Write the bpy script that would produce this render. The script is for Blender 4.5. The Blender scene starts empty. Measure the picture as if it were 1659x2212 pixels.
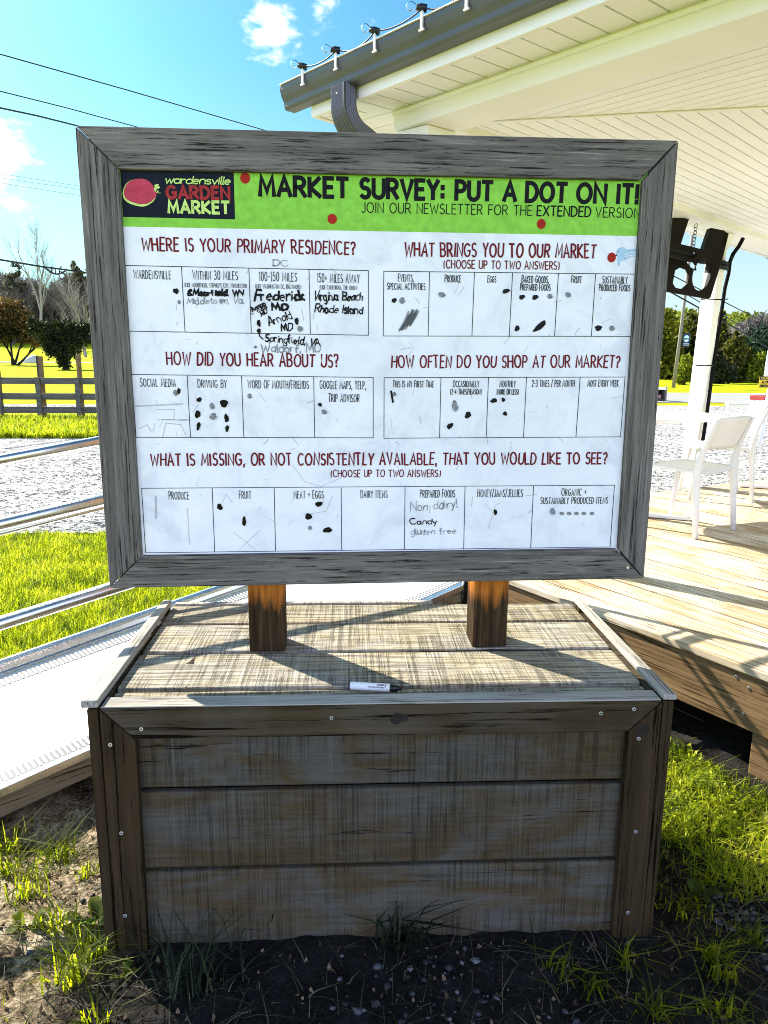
import bpy, bmesh, math, random
import numpy as np
from mathutils import Vector, Matrix, noise

random.seed(7)
rng = np.random.default_rng(11)
SC = bpy.context.scene
COL = SC.collection
rad = math.radians

# ------------------------------------------------------------------ camera
FPX, CX, CY = 1620.29, 829.5, 1106.0          # focal length and centre for a 1659 x 2212 picture
CAMP = np.array([0.5464, -1.4708, 1.316])
YAW, PITCH, ROLL = 0.0487, 0.2096, -0.0084


def cam_axes():
    sy, cy, sp, cp = math.sin(YAW), math.cos(YAW), math.sin(PITCH), math.cos(PITCH)
    f = np.array([sy * cp, cy * cp, -sp]); r = np.array([cy, -sy, 0.0]); d = np.cross(f, r)
    cr, sr = math.cos(ROLL), math.sin(ROLL)
    return cr * r + sr * d, -sr * r + cr * d, f


CR, CD, CF = cam_axes()
cam = bpy.data.cameras.new("camera")
camo = bpy.data.objects.new("camera", cam); COL.objects.link(camo)
cam.sensor_fit = 'VERTICAL'; cam.sensor_height = 36.0; cam.sensor_width = 27.0
cam.lens = 36.0 * FPX / 2212.0
cam.clip_start = 0.02; cam.clip_end = 6000
camo.matrix_world = Matrix(((CR[0], -CD[0], -CF[0], CAMP[0]), (CR[1], -CD[1], -CF[1], CAMP[1]),
                            (CR[2], -CD[2], -CF[2], CAMP[2]), (0, 0, 0, 1)))
SC.camera = camo


def ray(u, v):
    return CR * ((u - CX) / FPX) + CD * ((v - CY) / FPX) + CF


def atz(u, v, z):
    d = ray(u, v); return CAMP + d * ((z - CAMP[2]) / d[2])


def aty(u, v, y):
    d = ray(u, v); return CAMP + d * ((y - CAMP[1]) / d[1])


def atd(u, v, dep):
    return CAMP + ray(u, v) * dep


# ------------------------------------------------------------------ light
SUN_AZ = (-0.727, 0.687)
SUN_EL = 35.0
SC.view_settings.view_transform = 'Standard'
SC.view_settings.look = 'None'
SC.view_settings.exposure = 1.55
SC.view_settings.gamma = 1.0
SC.render.film_transparent = False
SC.cycles.max_bounces = 8
SC.cycles.diffuse_bounces = 5
SC.cycles.caustics_reflective = False
SC.cycles.caustics_refractive = False
SC.cycles.use_denoising = True
SC.cycles.denoising_prefilter = 'NONE'
SC.cycles.pixel_filter_type = 'BLACKMAN_HARRIS'
SC.cycles.filter_width = 0.95

W = bpy.data.worlds.new("World"); SC.world = W
W.use_nodes = True
wt = W.node_tree; wn = wt.nodes; wn.clear()


def build_world():
    L = wt.links.new
    out = wn.new('ShaderNodeOutputWorld'); bg = wn.new('ShaderNodeBackground')
    sky = wn.new('ShaderNodeTexSky'); sky.sky_type = 'NISHITA'
    sky.sun_disc = False
    sky.sun_elevation = rad(SUN_EL)
    sky.sun_rotation = math.atan2(SUN_AZ[0], SUN_AZ[1])
    sky.air_density = 1.0; sky.dust_density = 1.6; sky.ozone_density = 2.0
    tint = wn.new('ShaderNodeMix'); tint.data_type = 'RGBA'; tint.blend_type = 'MULTIPLY'
    tint.inputs[0].default_value = 1.0
    tint.inputs[7].default_value = (0.46, 1.02, 1.16, 1)
    L(sky.outputs[0], tint.inputs[6])
    # clouds: noise kept to small parts of the sky
    tc = wn.new('ShaderNodeTexCoord')
    nz = wn.new('ShaderNodeTexNoise'); nz.inputs['Scale'].default_value = 17.0
    nz.inputs['Detail'].default_value = 8.0; nz.inputs['Roughness'].default_value = 0.62
    mp = wn.new('ShaderNodeMapping'); mp.inputs['Scale'].default_value = (1, 1, 1.9)
    L(tc.outputs['Generated'], mp.inputs['Vector']); L(mp.outputs[0], nz.inputs['Vector'])
    masks = []
    for (u, v, r0, amp) in ((598, 48, 0.050, 1.0), (690, 22, 0.034, 1.0), (560, 84, 0.035, .9), (642, 100, 0.020, .75),
                            (800, 60, 0.016, .6), (-25, 345, 0.085, 1.15)):
        d = ray(u, v); d = d / np.linalg.norm(d)
        dist = wn.new('ShaderNodeVectorMath'); dist.operation = 'DISTANCE'
        nrm = wn.new('ShaderNodeVectorMath'); nrm.operation = 'NORMALIZE'
        L(tc.outputs['Generated'], nrm.inputs[0]); L(nrm.outputs[0], dist.inputs[0])
        dist.inputs[1].default_value = tuple(d)
        mr = wn.new('ShaderNodeMapRange'); mr.inputs['From Min'].default_value = 0.0
        mr.inputs['From Max'].default_value = r0 * 1.25; mr.inputs['To Min'].default_value = amp
        mr.inputs['To Max'].default_value = 0.0
        L(dist.outputs['Value'], mr.inputs['Value']); masks.append(mr)
    acc = masks[0].outputs[0]
    for m in masks[1:]:
        a = wn.new('ShaderNodeMath'); a.operation = 'MAXIMUM'
        L(acc, a.inputs[0]); L(m.outputs[0], a.inputs[1]); acc = a.outputs[0]
    add = wn.new('ShaderNodeMath'); add.operation = 'MULTIPLY_ADD'
    L(nz.outputs['Fac'], add.inputs[0]); add.inputs[1].default_value = 2.3; add.inputs[2].default_value = -1.62
    add2 = wn.new('ShaderNodeMath'); add2.operation = 'ADD'
    L(add.outputs[0], add2.inputs[0]); L(acc, add2.inputs[1])
    gate = wn.new('ShaderNodeMath'); gate.operation = 'GREATER_THAN'; gate.inputs[1].default_value = 0.001
    L(acc, gate.inputs[0])
    sm = wn.new('ShaderNodeMapRange'); sm.interpolation_type = 'SMOOTHSTEP'
    sm.inputs['From Min'].default_value = 0.05; sm.inputs['From Max'].default_value = 0.55
    L(add2.outputs[0], sm.inputs['Value'])
    mul = wn.new('ShaderNodeMath'); mul.operation = 'MULTIPLY'
    L(sm.outputs[0], mul.inputs[0]); L(gate.outputs[0], mul.inputs[1])
    cl = wn.new('ShaderNodeMix'); cl.data_type = 'RGBA'
    L(mul.outputs[0], cl.inputs[0]); L(tint.outputs[2], cl.inputs[6]); cl.inputs[7].default_value = (10.5, 11, 11.3, 1)
    # pale haze towards the horizon
    sph = wn.new('ShaderNodeSeparateXYZ'); L(nrm.outputs[0], sph.inputs[0])
    hz = wn.new('ShaderNodeMapRange'); hz.interpolation_type = 'SMOOTHSTEP'; hz.inputs['From Min'].default_value = 0.34; hz.inputs['From Max'].default_value = -0.02
    hz.inputs['To Max'].default_value = 0.8; L(sph.outputs['Z'], hz.inputs['Value'])
    ch = wn.new('ShaderNodeMix'); ch.data_type = 'RGBA'; ch.blend_type = 'LIGHTEN'
    L(hz.outputs[0], ch.inputs[0]); L(cl.outputs[2], ch.inputs[6]); ch.inputs[7].default_value = (6.2, 7.4, 7.8, 1)
    # unseen bluish cloud glow added behind the camera to brighten the shaded sign
    nz2 = wn.new('ShaderNodeTexNoise'); nz2.inputs['Scale'].default_value = 2.6; nz2.inputs['Detail'].default_value = 7.0
    L(mp.outputs[0], nz2.inputs['Vector'])
    sp = wn.new('ShaderNodeSeparateXYZ'); L(tc.outputs['Generated'], sp.inputs[0])
    mb_ = wn.new('ShaderNodeMapRange'); mb_.inputs['From Min'].default_value = 0.0; mb_.inputs['From Max'].default_value = -0.35
    L(sp.outputs['Y'], mb_.inputs['Value'])
    mn = wn.new('ShaderNodeMapRange'); mn.inputs['From Min'].default_value = 0.38; mn.inputs['From Max'].default_value = 0.52
    L(nz2.outputs['Fac'], mn.inputs['Value'])
    mm = wn.new('ShaderNodeMath'); mm.operation = 'MULTIPLY'; L(mb_.outputs[0], mm.inputs[0])
    mz = wn.new('ShaderNodeMapRange'); mz.inputs['From Min'].default_value = 0.72; mz.inputs['From Max'].default_value = 0.42
    L(sp.outputs['Z'], mz.inputs['Value']); mzz = wn.new('ShaderNodeMath'); mzz.operation = 'MULTIPLY'
    L(mz.outputs[0], mzz.inputs[0]); L(mn.outputs[0], mzz.inputs[1]); L(mzz.outputs[0], mm.inputs[1])
    c2 = wn.new('ShaderNodeMix'); c2.data_type = 'RGBA'
    L(mm.outputs[0], c2.inputs[0]); L(ch.outputs[2], c2.inputs[6]); c2.inputs[7].default_value = (14.4, 16.6, 24.5, 1)
    L(c2.outputs[2], bg.inputs['Color']); bg.inputs['Strength'].default_value = 0.052
    L(bg.outputs[0], out.inputs['Surface'])


build_world()
sl = bpy.data.lights.new("sun", 'SUN'); sl.energy = 5.0; sl.angle = rad(0.5); sl.color = (1.0, 0.91, 0.77)
so = bpy.data.objects.new("sun", sl); COL.objects.link(so)
sd = Vector((SUN_AZ[0] * math.cos(rad(SUN_EL)), SUN_AZ[1] * math.cos(rad(SUN_EL)), math.sin(rad(SUN_EL))))
so.rotation_euler = sd.to_track_quat('Z', 'Y').to_euler(); so.location = (-6, 6, 12)


# ------------------------------------------------------------------ mesh helpers
def V(*a):
    return np.array(a, float)


def unit(a):
    a = np.asarray(a, float); return a / max(1e-12, np.linalg.norm(a))


class MB:
    def __init__(s):
        s.v = []; s.f = []; s.sm = []

    def add(s, verts, faces, smooth=False):
        o = len(s.v); s.v.extend([tuple(map(float, p)) for p in verts])
        s.f.extend([tuple(i + o for i in f) for f in faces]); s.sm.extend([smooth] * len(faces)); return s

    def obox(s, o, a, b, c):
        o, a, b, c = map(lambda q: np.asarray(q, float), (o, a, b, c))
        if np.dot(np.cross(a, b), c) < 0: a, b = b, a
        P = [o, o + a, o + a + b, o + b, o + c, o + a + c, o + a + b + c, o + b + c]
        return s.add(P, [(3, 2, 1, 0), (4, 5, 6, 7), (0, 1, 5, 4), (1, 2, 6, 5), (2, 3, 7, 6), (3, 0, 4, 7)])

    def box(s, x0, x1, y0, y1, z0, z1):
        return s.obox((x0, y0, z0), (x1 - x0, 0, 0), (0, y1 - y0, 0), (0, 0, z1 - z0))

    def prism(s, poly, ext):
        n = len(poly); P = [np.asarray(p, float) for p in poly]; e = np.asarray(ext, float)
        nrm = sum((np.cross(P[i] - P[0], P[(i + 1) % n] - P[0]) for i in range(n)), np.zeros(3))
        if np.dot(nrm, e) > 0: P = P[::-1]
        Q = [p + e for p in P]
        f = [tuple(range(n)), tuple(range(2 * n - 1, n - 1, -1))]
        f += [(i, i + n, (i + 1) % n + n, (i + 1) % n) for i in range(n)]
        return s.add(P + Q, f)

    def tube(s, path, r, n=8, caps=True, ry=None, up=(0, 0, 1), smooth=True):
        P = [np.asarray(p, float) for p in path]; m = len(P)
        R = r if hasattr(r, '__len__') else [r] * m
        RY = R if ry is None else (ry if hasattr(ry, '__len__') else [ry] * m)
        vs = []; u0 = np.asarray(up, float)
        for i in range(m):
            t = unit(P[min(i + 1, m - 1)] - P[max(i - 1, 0)])
            a = u0 - t * np.dot(u0, t)
            if np.linalg.norm(a) < 1e-3:
                u0 = np.array((1.0, .1, 0)); a = u0 - t * np.dot(u0, t)
            a = unit(a); b = np.cross(t, a); u0 = a
            for k in range(n):
                an = 2 * math.pi * k / n
                vs.append(P[i] + b * R[i] * math.cos(an) + a * RY[i] * math.sin(an))
        f = [(i * n + k, i * n + (k + 1) % n, (i + 1) * n + (k + 1) % n, (i + 1) * n + k) for i in range(m - 1) for k in range(n)]
        s.add(vs, f, smooth)
        if caps:
            o = len(s.v) - m * n
            s.f.append(tuple(o + k for k in range(n - 1, -1, -1))); s.sm.append(False)
            s.f.append(tuple(o + (m - 1) * n + k for k in range(n))); s.sm.append(False)
        return s

    def ball(s, c, r, nu=10, nv=7, sq=(1, 1, 1)):
        vs = [(c[0], c[1], c[2] - r * sq[2])]
        for j in range(1, nv):
            a = -math.pi / 2 + math.pi * j / nv
            for i in range(nu):
                b = 2 * math.pi * i / nu
                vs.append((c[0] + r * sq[0] * math.cos(a) * math.cos(b), c[1] + r * sq[1] * math.cos(a) * math.sin(b), c[2] + r * sq[2] * math.sin(a)))
        vs.append((c[0], c[1], c[2] + r * sq[2])); f = []
        for i in range(nu):
            f.append((0, 1 + (i + 1) % nu, 1 + i)); k = 1 + (nv - 2) * nu
            f.append((k + i, k + (i + 1) % nu, len(vs) - 1))
            for j in range(nv - 2):
                q = 1 + j * nu; f.append((q + i, q + (i + 1) % nu, q + nu + (i + 1) % nu, q + nu + i))
        return s.add(vs, f, True)

    def grid(s, fn, nu, nv, smooth=True):
        vs = [fn(i / nu, j / nv) for j in range(nv + 1) for i in range(nu + 1)]
        f = [(j * (nu + 1) + i, j * (nu + 1) + i + 1, (j + 1) * (nu + 1) + i + 1, (j + 1) * (nu + 1) + i) for j in range(nv) for i in range(nu)]
        return s.add(vs, f, smooth)


def root_loc(o):
    while o.parent: o = o.parent
    return np.array(o.location)


def raw_obj(name, verts, faces, mat, parent=None, smooth=None):
    me = bpy.data.meshes.new(name)
    v = np.asarray(verts, np.float64)
    if parent is not None: v = v - root_loc(parent)
    if isinstance(faces, np.ndarray):
        nf, k = faces.shape
        me.vertices.add(len(v)); me.vertices.foreach_set('co', v.astype(np.float32).ravel())
        me.loops.add(nf * k); me.loops.foreach_set('vertex_index', faces.astype(np.int32).ravel())
        me.polygons.add(nf); me.polygons.foreach_set('loop_start', np.arange(0, nf * k, k, dtype=np.int32))
        me.update(calc_edges=True); me.validate()
    else:
        me.from_pydata([tuple(p) for p in v], [], faces)
        if smooth is not None and any(smooth):
            me.polygons.foreach_set('use_smooth', smooth)
        me.update()
    if mat is not None: me.materials.append(mat)
    o = bpy.data.objects.new(name, me); COL.objects.link(o)
    if parent is not None: o.parent = parent
    return o


def obj(name, mb, mat, parent=None, bevel=0, label=None):
    o = raw_obj(name, mb.v, mb.f, mat, parent, mb.sm)
    if bevel:
        m = o.modifiers.new('bevel', 'BEVEL'); m.width = bevel; m.segments = 2; m.limit_method = 'ANGLE'; m.angle_limit = rad(40)
    if label: o['label'] = label
    return o


def tag(o, label, cat, group=None, kind=None):
    if label: o['label'] = label
    if cat: o['category'] = cat
    if group: o['group'] = group
    if kind: o['kind'] = kind
    return o


def thing(name, label, cat, loc=(0, 0, 0), group=None):
    o = bpy.data.objects.new(name, None); COL.objects.link(o); o.location = tuple(map(float, loc)); o.empty_display_size = .1
    return tag(o, label, cat, group)


def struct(o):
    o['kind'] = 'structure'; return o


def copy_tree(o, label, loc=None, rotz=None, scale=None):
    def rec(s, par):
        c = s.copy(); COL.objects.link(c)
        if par is not None: c.parent = par
        for ch in s.children: rec(ch, c)
        return c
    c = rec(o, None)
    if label: c['label'] = label
    if loc is not None: c.location = tuple(map(float, loc))
    if rotz is not None: c.rotation_euler = (0, 0, rotz)
    if scale is not None: c.scale = scale if hasattr(scale, '__len__') else (scale,) * 3
    return c


# ------------------------------------------------------------------ materials
class NT:
    def __init__(s, name, rough=.6, metal=0.0, spec=0.4):
        s.m = bpy.data.materials.new(name); s.m.use_nodes = True
        s.t = s.m.node_tree; s.n = s.t.nodes; s.L = s.t.links.new
        s.b = s.n['Principled BSDF']; s.b.inputs['Roughness'].default_value = rough
        s.b.inputs['Metallic'].default_value = metal; s.b.inputs['Specular IOR Level'].default_value = spec

    def new(s, ty, **kw):
        x = s.n.new(ty)
        for k, v in kw.items(): x.inputs[k].default_value = v
        return x

    def coord(s, scale=(1, 1, 1), rot=(0, 0, 0), rnd=True, which='Object'):
        tc = s.n.new('ShaderNodeTexCoord'); mp = s.n.new('ShaderNodeMapping')
        mp.inputs['Scale'].default_value = scale; mp.inputs['Rotation'].default_value = rot
        src = tc.outputs[which]
        if getattr(s, 'pre', 0):
            vr = s.n.new('ShaderNodeVectorRotate'); vr.rotation_type = 'Z_AXIS'; vr.inputs['Angle'].default_value = s.pre; s.L(src, vr.inputs['Vector']); src = vr.outputs[0]
        if rnd:
            oi = s.n.new('ShaderNodeObjectInfo'); va = s.n.new('ShaderNodeVectorMath'); va.operation = 'MULTIPLY_ADD'
            s.L(oi.outputs['Random'], va.inputs[0]); va.inputs[1].default_value = (7.3, 5.1, 9.7); s.L(src, va.inputs[2]); src = va.outputs[0]
        s.L(src, mp.inputs['Vector']); return mp.outputs[0]

    def noise(s, vec, scale, detail=4, rough=.55, dist=0):
        x = s.n.new('ShaderNodeTexNoise'); x.inputs['Scale'].default_value = scale; x.inputs['Detail'].default_value = detail
        x.inputs['Roughness'].default_value = rough; x.inputs['Distortion'].default_value = dist
        if vec is not None: s.L(vec, x.inputs['Vector'])
        return x.outputs['Fac']

    def ramp(s, fac, stops):
        x = s.n.new('ShaderNodeValToRGB'); e = x.color_ramp.elements
        while len(e) < len(stops): e.new(.5)
        for q, (p, c) in zip(e, stops):
            q.position = p; q.color = (c, c, c, 1) if not hasattr(c, '__len__') else (*c, 1)
        s.L(fac, x.inputs[0]); return x.outputs[0]

    def mix(s, fac, a, b, mode='MIX'):
        x = s.n.new('ShaderNodeMix'); x.data_type = 'RGBA'; x.blend_type = mode
        for i, q in ((0, fac), (6, a), (7, b)):
            if hasattr(q, 'is_linked'): s.L(q, x.inputs[i])
            elif hasattr(q, '__len__'): x.inputs[i].default_value = (*q, 1)
            else: x.inputs[i].default_value = q
        return x.outputs[2]

    def math(s, op, a, b=0.0):
        x = s.n.new('ShaderNodeMath'); x.operation = op
        for i, q in ((0, a), (1, b)):
            if hasattr(q, 'is_linked'): s.L(q, x.inputs[i])
            else: x.inputs[i].default_value = q
        return x.outputs[0]

    def color(s, c):
        if hasattr(c, 'is_linked'): s.L(c, s.b.inputs['Base Color'])
        else: s.b.inputs['Base Color'].default_value = (*c, 1)

    def bump(s, h, strength=.3, dist=.005):
        x = s.n.new('ShaderNodeBump'); x.inputs['Strength'].default_value = strength; x.inputs['Distance'].default_value = dist
        s.L(h, x.inputs['Height']); s.L(x.outputs[0], s.b.inputs['Normal'])


def plain(name, c, rough=.5, metal=0, spec=.4, var=.12, vs=6):
    t = NT(name, rough, metal, spec)
    n = t.noise(t.coord(), vs, 5)
    lo = tuple(x * (1 - var) for x in c); hi = tuple(min(1, x * (1 + var)) for x in c)
    t.color(t.ramp(n, [(.3, lo), (.7, hi)])); return t.m


def wood(name, dark, light, axis=0, grain=1.0, crack=.5, saw=0.0, rough=.8, tone=None, bump=.35, sawaxis=None, spec=.25, pre=0):
    """weathered timber, grain along the given object axis, optional saw marks across it"""
    t = NT(name, rough, 0, spec); t.pre = pre
    st = [34.0 * grain] * 3; st[axis] = 1.0 * grain
    v = t.coord(tuple(st))
    warp = t.coord((2.5, 2.5, 2.5))
    g = t.noise(v, 1.6, 9, .68, .35)
    st2 = [150.0 * grain] * 3; st2[axis] = 3.6 * grain
    f = t.noise(t.coord(tuple(st2)), 1.3, 6, .75, .25)
    big = t.noise(warp, 1.0, 4, .6)
    st3 = [22.0 * grain] * 3; st3[axis] = 1.7 * grain
    ck = t.noise(t.coord(tuple(st3)), 1.0, 8, .78, .6)
    c = t.ramp(g, [(.30, dark), (.52, tuple((a + b) / 2 for a, b in zip(dark, light))), (.72, light)])
    if tone is not None:
        c = t.mix(t.ramp(big, [(.42, 0.0), (.66, 0.75)]), c, tone)
    c = t.mix(t.ramp(f, [(.40, 1.0), (.455, 0.0)]), c, tuple(x * (1 - crack) for x in dark), 'MIX')
    c = t.mix(t.ramp(f, [(.56, 0.0), (.70, .55)]), c, tuple(min(1, x * 1.5) for x in light))
    c = t.mix(t.ramp(ck, [(.345, .72), (.385, 0.0)]), c, tuple(x * .25 for x in dark))
    h = t.math('ADD', t.math('MULTIPLY', g, .6), t.math('MULTIPLY', f, .7))
    if saw:
        sa = sawaxis if sawaxis is not None else axis
        s3 = [2.2] * 3; s3[sa] = 115.0
        sv = t.coord(tuple(s3), rot=(0, 0.03, 0.03))
        sn = t.noise(sv, 1.0, 6, .72)
        s4 = [2.6] * 3; s4[sa] = 20.0
        sn2 = t.noise(t.coord(tuple(s4)), 1.0, 3, .6)
        m = t.math('MULTIPLY', t.ramp(sn, [(.36, 1.0), (.5, 0.0)]), t.ramp(sn2, [(.36, 0.25), (.6, 1.0)]))
        c = t.mix(t.math('MULTIPLY', m, saw), c, tuple(x * .32 for x in dark))
        h = t.math('SUBTRACT', h, t.math('MULTIPLY', m, .5))
    t.color(c); t.bump(h, bump, .004); return t.m


def sawn(name, greys, browns, saw=.55, grain=.5, across=2, bump=.6, seam=0.0):
    """rough sawn board along X: fine grain along it, upright saw marks across it, grey and brown patches, each board a little different"""
    t = NT(name, .85, 0, .08)
    sc = [1.1, 1.1, 1.1]; v = t.coord((1.6, 4, 4))
    patch = t.noise(v, 1.9, 6, .66, 1.6)
    c = t.mix(t.ramp(patch, [(.40, 0.0), (.60, 1.0)]), greys[1], browns[1])
    c2 = t.mix(t.ramp(t.noise(t.coord((3, 9, 9)), 1.2, 6, .7, 1.2), [(.38, 0.0), (.64, 1.0)]), greys[0], browns[0])
    g = t.noise(t.coord((4.5, 130, 130)), 1.0, 6, .72, .3)
    c = t.mix(t.math('MULTIPLY', t.ramp(g, [(.42, 1.0), (.56, 0.0)]), grain), c, c2)
    q = [2.6] * 3; q[0] = 210.0
    s1 = t.noise(t.coord(tuple(q), rot=(0, .02, .02)), 1.0, 4, .75)
    q = [1.0] * 3; q[0] = 55.0
    s2_ = t.noise(t.coord(tuple(q)), 1.0, 3, .6)
    q = [5.0, 9.0, 9.0]
    s3 = t.noise(t.coord(tuple(q)), 1.0, 4, .6)
    m = t.math('MULTIPLY', t.math('MULTIPLY', t.ramp(s1, [(.43, 1.0), (.50, 0.0)]), t.ramp(s2_, [(.40, .12), (.54, 1.0)])), t.ramp(s3, [(.38, .12), (.52, 1.0)]))
    c = t.mix(t.math('MULTIPLY', m, saw), c, tuple(x * .25 for x in greys[0]))
    hi = t.ramp(t.noise(t.coord((170, 3, 3)), 1.0, 3, .7), [(.58, 0.0), (.72, .35)])
    c = t.mix(hi, c, tuple(min(.8, x * 1.7) for x in greys[1]))
    cr = t.noise(t.coord((2.2, 60, 60)), 1.0, 7, .75, .5)
    c = t.mix(t.ramp(cr, [(.36, .92), (.385, 0.0)]), c, (.008, .007, .006))
    oi = t.n.new('ShaderNodeObjectInfo')
    c = t.mix(1.0, c, t.ramp(oi.outputs['Random'], [(0, (.80, .80, .82)), (.5, (1, .95, .86)), (1, (1.12, 1.12, 1.12))]), 'MULTIPLY')
    t.color(c); t.bump(t.math('SUBTRACT', t.math('MULTIPLY', g, .8), t.math('MULTIPLY', m, .6)), bump, .004); return t.m


def ground_mat(name, cols, scale=8, rough=.95, bump=.5, fine=60):
    t = NT(name, rough, 0, .03)
    v = t.coord(rnd=False)
    a = t.noise(v, scale, 8, .65); b = t.noise(v, fine, 6, .7)
    f = t.math('ADD', t.math('MULTIPLY', a, .55), t.math('MULTIPLY', b, .45))
    n = len(cols); c = t.ramp(f, [(.32 + .36 * i / (n - 1), q) for i, q in enumerate(cols)])
    t.color(c); t.bump(f, bump, .02); return t.m


def leaf_mat(name, a, b, c, scale=.6, trans=.35, thru=None):
    t = NT(name, .6, 0, .2)
    v = t.coord(rnd=True)
    n = t.noise(v, scale, 4, .6)
    wn_ = t.n.new('ShaderNodeTexWhiteNoise'); geo = t.n.new('ShaderNodeNewGeometry')
    t.L(geo.outputs['Random Per Island'], wn_.inputs['Vector'])
    f = t.math('ADD', t.math('MULTIPLY', n, .75), t.math('MULTIPLY', geo.outputs['Random Per Island'], .25))
    col = t.ramp(f, [(.34, a), (.5, b), (.66, c)])
    t.color(col)
    tr = t.n.new('ShaderNodeBsdfTranslucent'); t.L(t.ramp(f, [(.34, thru[0]), (.5, thru[1]), (.66, thru[2])]) if thru else col, tr.inputs['Color'])
    mx = t.n.new('ShaderNodeMixShader'); mx.inputs[0].default_value = trans
    t.L(t.b.outputs[0], mx.inputs[1]); t.L(tr.outputs[0], mx.inputs[2])
    t.L(mx.outputs[0], t.n['Material Output'].inputs['Surface']); return t.m


# ------------------------------------------------------------------ lettering: strokes drawn by hand
def arc(cx, cy, rx, ry, a0, a1, n=9):
    return [(cx + rx * math.cos(rad(a0 + (a1 - a0) * i / n)), cy + ry * math.sin(rad(a0 + (a1 - a0) * i / n))) for i in range(n + 1)]


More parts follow.
